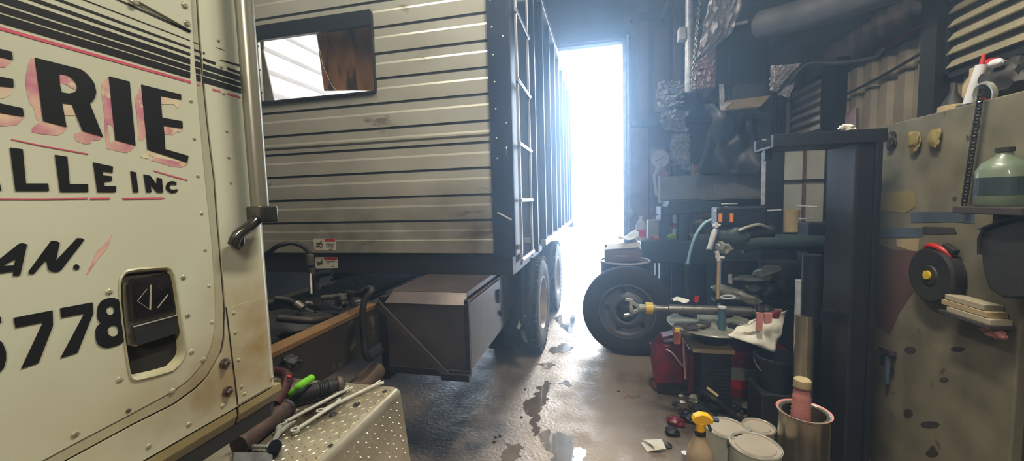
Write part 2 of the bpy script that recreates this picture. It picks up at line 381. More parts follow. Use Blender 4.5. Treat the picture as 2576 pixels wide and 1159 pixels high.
# stripes: lines level along the cab, each with its own end
VPX, VPY = 1509, 498
def at(y440, x): return VPY-(VPY-y440)*(VPX-x)/(VPX-440)
def stripe(t0, t1, x0, x1, cut=0): return [(x0, at(t0, x0)), (x1-cut, at(t0, x1-cut)), (x1, at(t1, x1)), (x0, at(t1, x0))]
S5 = ((86.4, 88.2, 504), (104, 109, 516), (120, 127, 543), (135, 149, 607), (154, 166, 607), (170, 186, 607))
paint('pinstripe', [stripe(a, b, -160, min(x1, 478)) for a, b, x1 in S5], 'letter_black', cdoor, label='six black stripes')
mb = [stripe(a, b, 478 + 2, min(x1, 506)) for a, b, x1 in S5]
paint('pinstripe', mb, 'letter_black', cdoor, x0=-.0014, label='black stripes on the door edge')
mb = [stripe(a, b, 512, x1) for a, b, x1 in S5[1:]] + [stripe(76.5, 78, 546, 565), [(552, 150), (570, 153), (604, 162), (604, 167), (580, 160)], stripe(122, 129, 573, 606), ]
paint('pinstripe', mb, 'letter_black', quarter, x0=-.0012, label='worn black stripe ends')
paint('pinstripe', [stripe(192.5, 198.5, -160, 480)], 'pin_red', cdoor, label='thin red stripe')
paint('pinstripe', [stripe(193, 198, 493, 505), ], 'pin_red', cdoor, x0=-.0014, label='thin red stripe')
paint('pinstripe', [stripe(195, 200, 536, 555), stripe(196, 201, 572, 606)], 'pin_red', quarter, x0=-.0012, label='thin red stripe')
# lettering
def letters(name, polys, **k): return paint('lettering', polys, 'letter_black', cdoor, label=name, x0=.0006, **k)
letters('black painted letter E', [[(-110, 95), (-60, 105), (0, 123), (29, 130), (31, 150), (0, 143), (-50, 132), (-50, 184), (0, 193), (32, 199), (33, 220), (0, 216), (-50, 208), (-48, 250), (0, 260), (56, 272), (59, 293), (0, 283), (-100, 262)]])
letters('black painted letter R', [([(87, 145), (199, 173), (210, 179), (220, 188), (230, 200), (237, 212), (241, 232), (238, 245), (233, 254), (225, 261), (258, 344), (207, 329), (180, 263), (155, 259), (166, 319), (108, 304)], [[(148, 185), (166, 188), (177, 194), (184, 201), (190, 210), (193, 219), (191, 228), (186, 232), (172, 235), (154, 232), (149, 211)]])])
letters('black painted letter I', [[(273, 192), (325, 205), (340, 366), (289, 352)]])
letters('black painted letter E', [[(354.5, 212.6), (454.3, 237.3), (455.4, 250.7), (402.7, 240.7), (407.2, 295.6), (457.7, 304.6), (458.8, 322.5), (410.6, 315.8), (415, 375), (473.4, 392), (470, 409), (370.2, 376.4)]])
letters('black painted letter L', [[(24, 371), (56, 375), (64, 461), (120, 461), (122, 480), (38, 480)]])
letters('black painted letter L', [[(137, 389), (168, 394), (174, 462), (220, 462.5), (221, 482), (150, 482)]])
letters('black painted letter L', [[(-60, 357), (-30, 362), (-22, 459), (-2, 459), (2, 480), (-50, 480)]])
letters('black painted letter E', [[(233, 408), (283, 418.7), (282, 434), (256, 430), (257.6, 440.6), (280, 443), (280, 455), (261, 457), (261.5, 467), (291, 468), (290, 482.6), (244, 482.6)]])
letters('black painted letter I', [[(327, 430), (341, 433.3), (347, 483), (334, 483)]])
letters('black painted letter N', [[(360, 438), (377, 441.7), (392.7, 463), (393.3, 446), (406, 449), (409.6, 483.8), (393.9, 483.8), (377, 465), (380.4, 483), (367, 483)]])
letters('black painted letter C', [[(442.7, 457.4), (435, 455.5), (427.5, 455.7), (422, 458), (418.5, 462), (415.7, 471), (417, 476), (420.8, 480), (426, 484), (433, 485.4), (440, 484), (445.5, 481), (445, 475.3), (433, 477), (428, 475.5), (425, 472), (426.4, 466.4), (429, 464), (433, 463.6), (442.7, 465.3)]])
letters('black painted letter A', [([(-45, 685), (46.6, 612.6), (55, 611), (66.8, 614), (50, 690), (45, 694), (31, 693), (33, 682), (-10, 688), (-40, 720)], [[(3, 668.5), (39, 650), (34, 667)]])])
letters('black painted letter N', [[(71, 682), (72, 689), (84, 688.7), (115, 653), (119.6, 676), (125, 682), (136.6, 684), (146, 683), (155, 676), (211, 603), (206, 599), (192.5, 598.6), (140, 654.5), (149, 610), (138, 605), (127, 606)]])
letters('black painted full stop', [ell(191, 671.6, 7.5, 7.5, 12)])
letters('black painted numeral 5', [[(-60, 846), (-30, 845), (-8, 852), (5, 862), (14, 885), (14, 905), (8, 926), (-8, 942), (-50, 955), (-60, 930), (-30, 920), (-14, 905), (-14, 885), (-30, 872), (-60, 880)], [(-60, 800), (0, 796), (2, 812), (-60, 826)]])
letters('black painted numeral 7', [[(33, 799), (131, 780), (132, 819), (96, 912), (52, 927), (107, 810), (38, 824)]])
letters('black painted numeral 7', [[(150, 775), (231.4, 760), (234, 787), (194, 887), (151, 900), (211, 788), (153, 799)]])
letters('black painted numeral 8', [([(272.5, 749), (286, 749), (296, 753), (302, 765), (304, 780), (302, 800), (303, 815), (312, 822), (314, 845), (311, 857), (300, 866), (285, 871), (270, 875), (257, 873.6), (246, 867), (240, 854), (239, 831), (243, 820), (252, 813), (245, 803), (243, 790), (245, 770), (254, 756)], [ell(276, 781, 10, 11), ell(283, 832, 14, 14)])])
PK = [0]
def pinks(polys, m='letter_pink', lb='worn pink drop shadow of the lettering'):
    for q in polys:
        PK[0] += 1; paint('letter_shadow', [q], m, cdoor, x0=.0001, dx=.0002+PK[0]*.00001, label=lb)
pinks([[(-50, 132), (0, 143), (31, 151), (12, 170), (0, 170), (-50, 165)], [(0, 284), (61, 295), (50, 306), (40, 315), (0, 318), (-60, 305), (-60, 275)]])
pinks([[(0, 216), (33, 221), (28, 238), (8, 247), (-30, 245), (-30, 212)]], 'letter_pale')
pinks([[(76, 146), (87, 145), (95, 215), (104, 290), (98, 304), (92, 300), (84, 268), (75, 262), (68, 235), (64, 215), (65, 190), (69, 168)], [(80, 322), (92, 312), (103, 304), (170, 320), (160, 332), (145, 341), (112, 338), (80, 333)], [(186, 337), (207, 329), (259, 344), (250, 352), (232, 352), (228, 361), (212, 362), (190, 354)],
       [(147, 183), (167, 187), (184, 200), (193, 215), (193, 226), (180, 222), (165, 212), (151, 210)]])
pinks([[(269, 196), (262, 202), (254, 213), (255, 235), (261, 280), (264, 314), (275, 312), (284, 320), (290, 352), (273, 193)], [(267, 373), (289, 351), (341, 366), (330, 378), (318, 385), (290, 379)], [(262, 314), (270, 314), (275, 350), (280, 368), (268, 372)]])
pinks([[(353, 214), (346, 235), (338, 248), (340, 265), (344, 290), (349, 354), (358, 354), (367, 340), (354, 214)], [(385, 394), (473.4, 412), (466, 418), (456, 421), (432, 419), (380, 403)], [(410.6, 317), (460, 325), (452, 333), (445, 331), (432, 340), (414, 337)], ])
pinks([[(370, 377), (470, 408), (474, 412), (385, 394), (368, 384)], [(402.7, 241.8), (455.4, 253), (452, 265), (445, 273), (438, 262), (405, 262)], [(154, 259), (180, 263), (190, 290), (162, 290)], [(352, 394), (368, 384), (376, 390), (372, 400)]], 'letter_pale')
pinks([[(281, 589), (276, 606), (267, 627), (252, 644), (239, 661), (228, 677), (219, 691), (216, 690), (228, 668), (236, 645), (246, 628), (262, 615)]], lb='pink paint smear')
paint('pinstripe', [[(28, 349), (99, 364), (221, 386), (221, 389), (99, 367), (28, 351.5)], [(386, 428), (428, 440), (472, 452), (471, 455), (428, 443), (386, 430.5)], [(-60, 498), (105, 499), (220, 497), (220, 501), (105, 502.5), (-60, 502)], [(226, 497.5), (276, 497), (276, 501.5), (226, 502)], [(306, 498), (350, 497.5), (405, 496.5), (416, 499), (405, 501), (310, 502)]], 'pin_red', cdoor, label='worn thin pink lines around the lettering')
# rivets and bolts
def dome(c, r, h, ax=(1, 0, 0), n=14): return [(r, 0), (r*.98, h*.35), (r*.8, h*.75), (r*.45, h*.97), (0, h)]
def rivets(name, pts, r, parent, m, x0=0, h=.5, lb=None):
    for x, y in pts:
        mb = MB().lathe(dome(0, r, r*h), Q(x, y, X=XC)+V((x0, 0, 0)), (1, 0, 0), 14); obj(name, mb, m, parent, smooth=60, label=lb)
rivets('rivet', [(461, 697), (472, 792), (482, 884), (274, 733), (300, 954), (433, 983), (188, 1092), (511, 904)], .0046, cdoor, 'rivet')
rivets('rivet', [(481, 255), (489, 349), (498, 443), (507, 537), (516, 629), (526, 720), (533, 811)], .0044, cdoor, 'rivet', -.0013)
rivets('screw', [(323, 1032)], .0036, cdoor, 'bolt', 0)
rivets('rivet', [(551, 102), (558, 168), (564, 235), (572, 329), (577, 395), (583, 459)], .0036, quarter, 'rivet', -.0013)
rivets('rivet', [(588, 787), (592, 836), (599, 905), (607, 972), (614, 990), (685, 949)], .0036, quarter, 'rivet', .0003)
rivets('rivet', [(561, 1020), (476, 1067), (375, 1122)], .0044, quarter, 'rivet', -.0013)
for x, y in ((565, 914), (572, 984)):
    c = Q(x, y, X=XC); mb = MB().lathe([(.0105, -.001), (.0105, .002), (.0075, .003), (.0072, .003)], c, (1, 0, 0), 24); mb.lathe([(.0068, .002), (.0068, .007), (.005, .009), (0, .009)], c, (1, 0, 0), 6)
    obj('hinge_bolt', mb, 'bolt', quarter, smooth=25, label='rusty hinge bolt with washer')
for x, y in ((335, 6), (460, 13), (466, 58)):
    c = Q(x, y, X=XC)+V((.004, 0, 0)); mb = MB().lathe([(.006, 0), (.006, .0008), (.0045, .0025), (.0015, .003), (0, .002)], c, (1, 0, 0), 20); obj('screw', mb, 'rivet', cdoor, smooth=30)
# latch recess
hp = [Q(x, y, X=XC) for x, y in hole]; hc = sum(hp, V())/len(hp); n = len(hp)
m = MB()
def ringpts(k, dx): return [hc+(p-hc)*k+V((dx, 0, 0)) for p in hp]
rings = [ringpts(1.05, .0006), ringpts(1.02, .0028), ringpts(.985, .001), ringpts(.95, -.008), ringpts(.9, -.026)]
for g in rings: m.v += g
for i in range(4):
    for k in range(n): m.f.append([i*n+k, i*n+(k+1) % n, (i+1)*n+(k+1) % n, (i+1)*n+k])
m.f.append([4*n+k for k in range(n)]); obj('latch_cup', m, 'cup', cdoor, smooth=True, label='tan recessed latch cup')
def cbox(pts, x0, x1): return MB().prism(*cpoly(pts, x0, x1-x0))
obj('latch_housing', cbox([(316, 705), (324, 695), (432, 683), (436, 700), (452, 812), (452, 838), (350, 872), (330, 868), (322, 800)], -.022, -.007), 'alu', cdoor, bev=.0012, label='metal latch housing')
obj('latch_paddle', cbox([(333, 716), (340, 708), (424, 692), (431, 700), (443, 778), (436, 783), (345, 806), (338, 800)], -.0068, -.0015), 'latch_black', cdoor, bev=.0012, label='glossy black latch paddle')
obj('latch_rim', MB().prism(*cpoly([(326, 715), (338, 702), (424, 687), (434, 692), (447, 785), (341, 812), (334, 808)], -.0068, .0045, [[(334, 716), (341, 709), (424, 693), (430, 699), (441, 777), (344, 804), (339, 799)]])), 'chrome', cdoor, label='bright rim around the paddle')
def line(pts, w, x0, m, nm, lb=None):
    mb = MB(); q = [Q(x, y, X=XC)+V((x0, 0, 0)) for x, y in pts]; mb.tube(q, w, 6); return obj(nm, mb, m, cdoor, label=lb)
line([(371, 727), (347, 757), (375, 776)], .0007, -.0014, 'alu', 'latch_emblem', 'diamond emblem outline on the paddle')
line([(381, 716), (379, 779)], .0014, -.0014, 'cup', 'latch_emblem', 'upright bar of the emblem')
line([(424, 741), (398, 774)], .0012, -.0016, 'polished', 'latch_emblem', 'bright slash on the emblem, a glint made as a thin bar')  # glint on the paddle, modelled as a bright thin bar
line([(395, 716), (412, 731)], .0006, -.0014, 'latch_grey', 'latch_emblem')
obj('latch_flap', cbox([(338, 822), (345, 818), (443, 793), (451, 833), (448, 838), (352, 868), (346, 864)], -.0069, .0), 'latch_grey', cdoor, bev=.001, label='dark lower latch flap')
line([(336, 822), (444, 793)], .0012, .0, 'polished', 'latch_edge')
c = Q(369, 884, X=XC); obj('lock_cylinder', MB().lathe([(.012, -.034), (.012, -.014), (.010, -.012), (.006, -.013), (0, -.018)], c, (1, 0, 0), 24), 'latch_black', cdoor, smooth=True, label='black lock cylinder')
# grab handle on the corner of the cab
gx = -.722
path = [Q(618, -160, X=gx), Q(637, 300, X=gx), Q(654, 525, X=gx)]; yv = path[1].y
tp = [V((gx, yv, 3.0)), V((gx, yv, 2.4)), V((gx, yv, path[2].z))]
m = MB().tube(tp, .0172, 28); gh = obj('grab_handle', m, 'alu', truck, smooth=60, label='brushed metal grab tube up the cab corner')
b0 = Q(658, 540, X=gx); z0 = path[2].z
m = MB(); m.cbox((gx+.003, yv+.002, z0-.012), (.042, .044, .036)); obj('grab_bracket', m, 'chrome', gh, bev=.004, label='chrome end socket')
pa = [V((gx+.004, yv-.004, z0-.016)), V((gx+.004, yv-.03, z0-.034)), V((gx-.006, yv-.052, z0-.052)), V((gx-.014, yv-.058, z0-.072))]
m = MB().tube(smooth_path(pa, 6), .011, 12); m.blob(Q(592, 606, X=XC)+V((.008, 0, 0)), (.012, .011, .018), 1, .06); obj('grab_foot', m, 'chrome', gh, smooth=True, label='chrome foot bolted to the cab side')
# ------------------------------------------------ grain box
YF = 2.85; XL = -3.08; XS = -.62; ZB = 1.30; ZT = 4.02; YE = 9.0
gro = [3.83, 3.64, 3.45, 3.26, 3.066, 2.87, 2.68, 2.49, 2.296, 2.139, 1.95, 1.75, 1.557]
pf = [(ZT, .012)]
for g in gro: pf += [(g+.010, .012), (g+.009, -.03), (g-.008, -.03), (g-.009, .007), (g-.066, .007), (g-.082, .012)]
pf += [(2.20, .012), (2.195, -.012), (2.185, -.012), (2.18, .012)]; pf.sort(key=lambda t: -t[0]); pf += [(1.41, .012), (1.405, .02), (ZB+.006, .02), (ZB, .012)]
pf.sort(key=lambda t: -t[0])
WX0, WX1 = Q(655, 262, Y=YF).x, Q(948, 235, Y=YF).x; WZ0, WZ1 = Q(800, 246, Y=YF).z, Q(800, 52, Y=YF).z
def dz(z):
    for (za, da), (zc, dc) in zip(pf, pf[1:]):
        if za >= z >= zc: return da if za == zc else da+(dc-da)*(za-z)/(za-zc)
    return .012
def sheet(x0, x1, z0, z1, y, s=-1):
    zs = [z1]+[p[0] for p in pf if z0+1e-4 < p[0] < z1-1e-4]+[z0]
    pr = [V((0, y+s*(.012 if z in (z0, z1) and not (z in (ZT, ZB)) else dz(z)), z)) for z in zs]
    zd = [p[0] for p in pf if z0+1e-4 < p[0] < z1-1e-4]; dd = [p[1] for p in pf if z0+1e-4 < p[0] < z1-1e-4]
    pr = [V((0, y+s*.012, z1))]+[V((0, y+s*d, z)) for z, d in zip(zd, dd)]+[V((0, y+s*.012, z0))]
    pr += [V((0, y+.045, z0)), V((0, y+.045, z1))]
    return pr
m = MB(); XPo = -.787
for x0, x1, z0, z1 in ((XL, WX0, ZB, ZT), (WX1, XPo, ZB, ZT), (WX0, WX1, WZ1, ZT), (WX0, WX1, ZB, WZ0)):
    m.extrude(sheet(x0, x1, z0, z1, YF), (x0, 0, 0), (x1, 0, 0))
fw = obj('box_front_wall', m, 'box_alu', truck, label='ribbed aluminium front wall of the grain box')
m = MB()
for g in gro:
    for x0, x1 in (((XL, XPo),) if not WZ0-.01 < g < WZ1+.01 else ((XL, WX0), (WX1, XPo))): m.box((x0+.002, YF-.003, g-.0085), (x1-.002, YF+.002, g+.0085))
obj('groove_shade', m, 'groove_shade', fw, label='dark strips in the grooves between the ribs, shade put into their colour')
# window
m = MB(); t = .0
fo = [(WX0-.02, WZ0-.02), (WX1+.002, WZ0-.014), (WX1+.008, WZ0+.006), (WX1+.008, WZ1-.01), (WX1-.006, WZ1+.016), (WX0-.02, WZ1+.02)]
fi = [(WX0+.012, WZ0+.006), (WX1-.006, WZ0+.006), (WX1-.006, WZ1-.1), (WX0+.012, WZ1-.1)]
m.prism([V((x, YF-.03, z)) for x, z in fo], [[V((x, YF-.03, z)) for x, z in fi]], (0, .04, 0)); obj('window_frame', m, 'win_frame', fw, bev=.004, label='black window frame')
m = MB(); m.box((WX0+.01, YF+.0, WZ0+.01), (WX1-.01, YF+.005, WZ1-.09)); obj('window_glass', m, 'glass', fw, label='clear window pane with a crack')
m = MB(); m.tube([Q(x, y, Y=YF-.003) for x, y in ((801, 110), (812, 165), (835, 215), (858, 240))], .0012, 6); obj('glass_crack', m, 'decal', fw)
m = MB(); m.prism([Q(x, y, Y=YF+.07) for x, y in ((640, 128), (662, 126), (692, 264), (640, 270))], d=(0, .01, 0)); obj('window_blank', m, 'win_grey', fw, label='grey blank behind the pane')
m = MB(); m.prism([Q(x, y, Y=YF+.1) for x, y in ((640, 60), (662, 78), (662, 130), (640, 132))], d=(0, .01, 0)); obj('window_blank', m, 'under_dark', fw, label='dark strip behind the pane')
m = MB(); m.prism([Q(x, y, Y=YF+.09) for x, y in ((793, 60), (960, 48), (960, 228), (890, 226), (815, 228), (806, 160))], d=(0, .018, 0)); obj('window_board', m, 'plywood', fw, label='stained plywood board behind the pane')
# box inside and sides
def inner_wall(x, s, y0, y1):
    pr = []
    z = 1.36
    while z < ZT-.02: pr += [V((x, 0, z)), V((x+s*.02, 0, z+.02)), V((x+s*.02, 0, z+.1)), V((x, 0, z+.12))]; z += .2
    pr = [V((x-s*.01, 0, 1.33))]+pr+[V((x-s*.01, 0, ZT-.01))]
    return MB().extrude(pr, (0, y0, 0), (0, y1, 0))
bx = obj('box_lining', inner_wall(XL+.06, 1, YF+.06, YE-.05), 'box_in', truck, label='white corrugated lining inside the grain box')
obj('box_lining', inner_wall(XS-.13, -1, YF+.06, YE-.05), 'box_in', truck, label='white corrugated lining inside the grain box')
m = MB(); m.box((XL+.05, YF+.05, 1.28), (XS-.1, YE, 1.33)); obj('box_floor', m, 'box_in', truck)
m = MB(); m.box((XL, YF+.05, ZB), (XL+.045, YE, ZT)); obj('box_side_wall', m, 'navy', truck)
m = MB(); m.box((XL, YE-.05, ZB-.1), (XS-.02, YE, ZT)); obj('box_tailgate', m, 'navy', truck)
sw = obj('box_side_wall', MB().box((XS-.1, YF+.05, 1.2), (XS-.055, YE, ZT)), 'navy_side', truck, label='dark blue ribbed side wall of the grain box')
obj('top_rail', MB().box((XS-.11, YF+.02, ZT-.09), (XS+.005, YE+.02, ZT)), 'rib', sw, bev=.004, label='pale top rail')
obj('bottom_rail', MB().box((XS-.09, 4.45, 1.17), (XS+.008, YE+.05, 1.235)), 'rib', sw, bev=.004, label='pale bottom rail')
k = 0
for y in [3.96+.617*i for i in range(9)]:
    m = MB(); m.box((XS-.055, y-.012, 1.22 if y > 4.4 else (1.16 if k == 0 else 1.2)), (XS-.004, y+.012, ZT-.09)); obj('rib', m, 'navy_side', sw); obj('rib_lit_edge', MB().box((XS-.0035, y-.011, 1.24), (XS, y+.011, ZT-.09)), 'rib', sw, label='pale outer strip of the rib, grazing door light put into its colour'); k += 1  # outer strip pale, sides navy: door light put into the colours
    if False: obj('panel_fold', MB().prism([V((XS-.056, y+.06, 1.24)), V((XS-.035, y+.12, 1.24)), V((XS-.035, y+.5, 1.24)), V((XS-.056, y+.56, 1.24))], d=(0, 0, ZT-1.35)), 'navy', sw)
obj('mudguard_end', MB().box((XS-.09, YE-.1, 1.06), (XS+.03, YE+.2, 1.2)), 'under_dark', sw)
# corner post with rivets
m = MB(); m.prism([V((x, y, ZB-.02)) for x, y in ((XPo, YF-.03), (XS-.02, YF-.03), (XS-.003, YF-.012), (XS-.003, YF+.3), (XS-.06, YF+.3), (XS-.06, YF+.04), (XPo, YF+.04))], d=(0, 0, ZT-ZB+.02))
cpst = obj('corner_post', m, 'navy', truck, label='dark blue corner post with pale rivets')
for x, y in [(1237, 68), (1240, 138), (1244, 206), (1247, 274), (1249, 347), (1251, 398), (1265, 91), (1274, 309), (1233, 0)]:
    p = Q(x, y, Y=YF-.03); obj('rivet', MB().lathe(dome(0, .007, .004), p, (0, -1, 0), 12), 'decal', cpst, smooth=60)
p = Q(1276, 380, Y=YF-.03); obj('hook', MB().tube(smooth_path([p+V((0, 0, .03)), p+V((0, -.03, .02)), p+V((0, -.03, -.03)), p+V((-.005, 0, -.06))], 5), .007, 8), 'steel', cpst, smooth=True)
a, b = Q(1252, 535, Y=YF-.04), Q(1286, 553, Y=YF-.09); obj('latch_rod', MB().tube([a, b], .008, 8), 'rib', cpst, smooth=True)
# ladder on the side
m = MB(); yl = (2.95, 3.43)
for y in yl: m.box((XS+.012, y-.010, 1.2), (XS+.032, y+.010, ZT-.05))
lad = obj('ladder', m, 'rib', truck, bev=.003, label='pale access ladder on the side of the box')
for z in (1.24, 1.70, 2.13, 2.60, 3.1, 3.6): obj('rung', MB().tube([V((XS+.03, yl[0]-.03, z)), V((XS+.03, yl[1]+.03, z))], .014, 10), 'rib', lad, smooth=True)
for y in yl:
    for z in (3.4, 1.32): obj('ladder_bracket', MB().box((XS-.06, y-.01, z), (XS+.02, y+.01, z+.04)), 'rib', lad)
# sill under the front wall, cross member and skirt of the side
m = MB(); m.box((XL, YF+.0, 1.13), (XS-.03, YF+.12, ZB-.003)); sl = obj('box_sill', m, 'sill_dark', truck, bev=.006, label='dark sill under the ribbed front wall')
m = MB(); m.box((XS-.1, YF+.13, 1.12), (XS-.04, 4.45, 1.2)); obj('side_sill', m, 'sill_dark', truck)
# hidden underside so the sky does not show under the box
m = MB()
for y in (3.4, 4.0, 4.6, 5.4, 6.2, 7.0, 7.8, 8.6): m.box((XL+.1, y, 1.14), (XS-.12, y+.08, 1.275))
obj('cross_member', m, 'under_dark', truck)
# decals
def decal(px, y0, par):
    d = thing  # noqa
    q = lambda x, y, o=0: Q(x, y, Y=y0-.0005-o)
    o = obj('warning_decal', MB().prism([q(*p) for p in px['c']], d=(0, -.0008, 0)), 'decal', par, label=px['l'])
    obj('decal_band', MB().prism([q(*p, .0009) for p in px['r']], d=(0, -.0006, 0)), 'decal_red', par, label='red heading band of the decal')
    mb = MB()
    for (xa, ya, xb, yb) in px['t']: mb.prism([q(xa, ya, .0009), q(xb, yb, .0009), q(xb, yb+1.3, .0009), q(xa, ya+1.3, .0009)], d=(0, -.0005, 0))
    for pl in px['p']: mb.tube([q(*p, .0012) for p in pl], .0035, 6)
    obj('decal_print', mb, 'decal_ink', par, label='small print and pictogram')
decal(dict(l='white and red warning decal on the ribbed wall', c=[(788, 600), (844, 600), (846, 629), (792, 630)], r=[(816, 601), (843, 600.5), (843, 607), (817, 607.5)],
           t=[(821, 610, 838, 610), (820, 613, 840, 613), (822, 616, 838, 616), (821, 619, 840, 619), (820, 622.5, 839, 622.2), (827, 626, 838, 626)], p=[[(796, 612), (806, 611), (812, 614), (812, 619), (807, 621), (803, 617), (805, 612)], [(796, 619), (801, 614), (803, 618), (797, 620)], [(806, 609), (810, 606)]]), YF-.02, fw)
decal(dict(l='white and red warning decal on the dark sill', c=[(792, 648), (795, 646), (846, 646), (849, 649), (851, 674), (796, 675), (793, 671)], r=[(815, 646.5), (845, 646.5), (848, 649), (848, 653.5), (817, 654)],
           t=[(820, 656, 843, 656), (822, 660, 830, 660), (834, 669, 842, 669)], p=[[(797, 657), (805, 659), (811, 656), (810, 652)], [(798, 668), (803, 664), (813, 661), (805, 660)], [(797, 661), (804, 662)]]), YF, sl)
# ------------------------------------------------ frame rails and what lies between the cab and the box
XRail = -1.42
def rail(x, s, m='rail'):
    pr = [V((x, 0, 1.055)), V((x-s*.085, 0, 1.055)), V((x-s*.085, 0, 1.045)), V((x-s*.01, 0, 1.045)), V((x-s*.01, 0, .80)), V((x-s*.085, 0, .80)), V((x-s*.085, 0, .79)), V((x, 0, .79))]
    return MB().extrude(pr, (0, .8, 0), (0, 8.6, 0))
fr = obj('frame_rail', rail(XRail, 1), 'rail', truck, bev=.004, label='greasy steel frame rail, outer side')
obj('rail_top', MB().box((XRail-.085, .8, 1.0555), (XRail+.002, 2.22, 1.060)).box((XRail+.0005, .8, 1.035), (XRail+.004, 2.2, 1.06)), 'rail_rust', fr, bev=.004, label='orange rust along the top of the rail')
obj('frame_rail', rail(-2.28, -1), 'rail', truck, bev=.004)
m = MB(); m.box((-2.2, 1.35, .84), (-1.51, 1.5, 1.0)); m.box((-2.2, 2.35, .85), (-1.51, 2.5, 1.0)); m.box((-2.2, 4.4, .8), (-1.51, 4.5, 1.0)); obj('frame_cross_member', m, 'under_dark', truck, bev=.01)
# gearbox block, hoses and fittings
m = MB(); m.blob((-1.88, 1.95, .93), (.3, .3, .14), 3, .2, 2); m.blob((-2.15, 1.7, .98), (.18, .2, .1), 5, .25); m.blob((-1.7, 2.3, .98), (.2, .14, .1), 8, .25); obj('gearbox', m, 'under_dark', truck, smooth=True, label='oily dark driveline casting')
def hose(name, pts, r, m, par=truck, px=True, Y=None, lb=None, n=10):
    p = [Q(a, b, Y=Y) if len(pt) == 2 else Q(pt[0], pt[1], Y=pt[2]) for pt in pts for a, b in [pt[:2]]]
    return obj(name, MB().tube(smooth_path(p, 6), r, n), m, par, smooth=60, label=lb)
hose('hydraulic_hose', [(640, 660, 2.3), (680, 632, 2.3), (700, 618, 2.3), (735, 611, 2.35), (765, 622, 2.4), (782, 645, 2.42), (786, 680, 2.42), (788, 745, 2.4)], .017, 'black_rubber', lb='black hose arching behind the cab')
hose('hose_fitting', [(780, 640, 2.4), (781, 665, 2.4)], .026, 'fitting'); hose('hose_fitting', [(783, 674, 2.4), (784, 690, 2.4)], .024, 'steel')
hose('steel_line', [(781, 690, 2.38), (783, 740, 2.3)], .012, 'steel')
hose('hydraulic_hose', [(690, 750, 1.9), (725, 755, 1.95), (760, 775, 2.0), (790, 790, 2.0)], .02, 'black_rubber')
hose('hose_fitting', [(745, 763, 1.92), (762, 776, 1.92)], .024, 'fitting')
hose('hydraulic_hose', [(800, 730, 2.4), (795, 705, 2.4), (805, 690, 2.4), (835, 685, 2.4)], .022, 'under_dark')
hose('brass_fitting', [(811, 749, 2.1), (840, 747, 2.1), (858, 743, 2.1)], .017, 'fitting', lb='silver pipe elbow'); hose('brass_fitting', [(860, 740, 2.1), (862, 752, 2.1)], .028, 'fitting'); hose('brass_fitting', [(852, 752, 2.1), (850, 768, 2.1)], .02, 'steel')
hose('steel_line', [(770, 761, 1.95), (785, 762, 1.95)], .008, 'polished'); hose('steel_line', [(860, 765, 2.2), (905, 758, 2.3)], .014, 'steel')
hose('steel_line', [(700, 800, 1.75), (780, 806, 1.8), (830, 800, 2.0)], .02, 'rail')
hose('air_hose', [(875, 735, 2.3), (900, 740, 2.0), (925, 725, 1.98), (935, 732, 1.95), (918, 755, 1.92), (912, 790, 1.9), (915, 850, 1.9), (925, 900, 1.9), (960, 880, 2.1)], .018, 'black_rubber', lb='black hose looped over the rail')
m = MB(); m.tube([V((-1.36, 1.35, .60)), V((-1.38, 2.12, .66))], .06, 24); obj('air_tank', m, 'axle_tan', truck, smooth=True, label='dull brown cylindrical tank under the rail')
# toolbox under the box
XT = -.8; TY = 2.22; tz0, tz1 = .63, 1.1; tx0 = Q(975, 850, Y=TY).x
tb = obj('tool_box', MB().box((tx0, TY, tz0), (XT-.012, 3.36, tz1-.02)), 'toolbox', truck, bev=.006, label='grey steel side tool box')
obj('tool_box_lid', MB().prism([V((tx0-.004, TY-.008, tz1-.03)), V((XT, TY-.008, tz1-.03)), V((XT-.02, TY+.06, tz1+.03)), V((tx0+.02, TY+.06, tz1+.03))], d=(0, .004, 0)).box((tx0, TY+.06, tz1+.0), (XT-.02, 3.36, tz1+.034)), 'toolbox_side', tb, bev=.003)
obj('tool_box_door', MB().box((XT-.012, TY+.03, tz0+.02), (XT+.006, 3.0, tz1-.03)), 'toolbox_side', tb, bev=.005, label='brownish grey tool box door')
obj('tool_box_edge', MB().box((XT-.02, TY-.006, tz0-.01), (XT+.01, TY+.028, tz1+.0)).box((tx0, TY-.012, tz0-.02), (XT+.008, TY+.012, tz0+.025)), 'steel_dark', tb, bev=.004)
obj('door_latch', MB().cbox((XT+.012, 2.93, .95), (.02, .05, .1)).cbox((XT+.012, 2.98, .8), (.02, .03, .04)), 'under_dark', tb, bev=.003)
obj('brace', MB().bar(Q(948, 762, Y=TY-.03), Q(1130, 950, Y=TY-.03), .045, .012, (0, 1, 0)), 'toolbox', tb, bev=.002, label='diagonal brace bar across the tool box')
obj('brace_foot', MB().box((Q(1110, 950, Y=TY-.03).x, TY-.04, tz0-.03), (XT+.01, TY-.012, tz0+.012)), 'steel_dark', tb, bev=.003)
obj('box_mount', MB().box((tx0-.06, TY+.02, .55), (tx0-.012, 3.3, 1.1)), 'under_dark', truck)
obj('side_plate', MB().box((XT-.05, 3.38, .72), (XT-.02, 3.68, 1.1)), 'axle_tan', truck, label='tan steel plate behind the tool box')
m = MB(); m.tube([V((-.72, 3.5, 1.14)), V((-.72, 3.5, .55))], .02, 10); m.tube([V((-.66, 3.72, 1.14)), V((-.70, 3.62, .66))], .018, 10); obj('mudflap_post', m, 'under_dark', truck, smooth=True)
obj('mudflap_rod', MB().tube([Q(1318, 790, Y=3.55), Q(1303, 826, Y=3.5)], .018, 10), 'rib', truck, smooth=True, label='pale rod end by the front wheel')
obj('chain_end', MB().tube([Q(1313, 832, Y=3.6), Q(1318, 850, Y=3.6), Q(1325, 860, Y=3.6)], .02, 8), 'steel', truck, smooth=True)
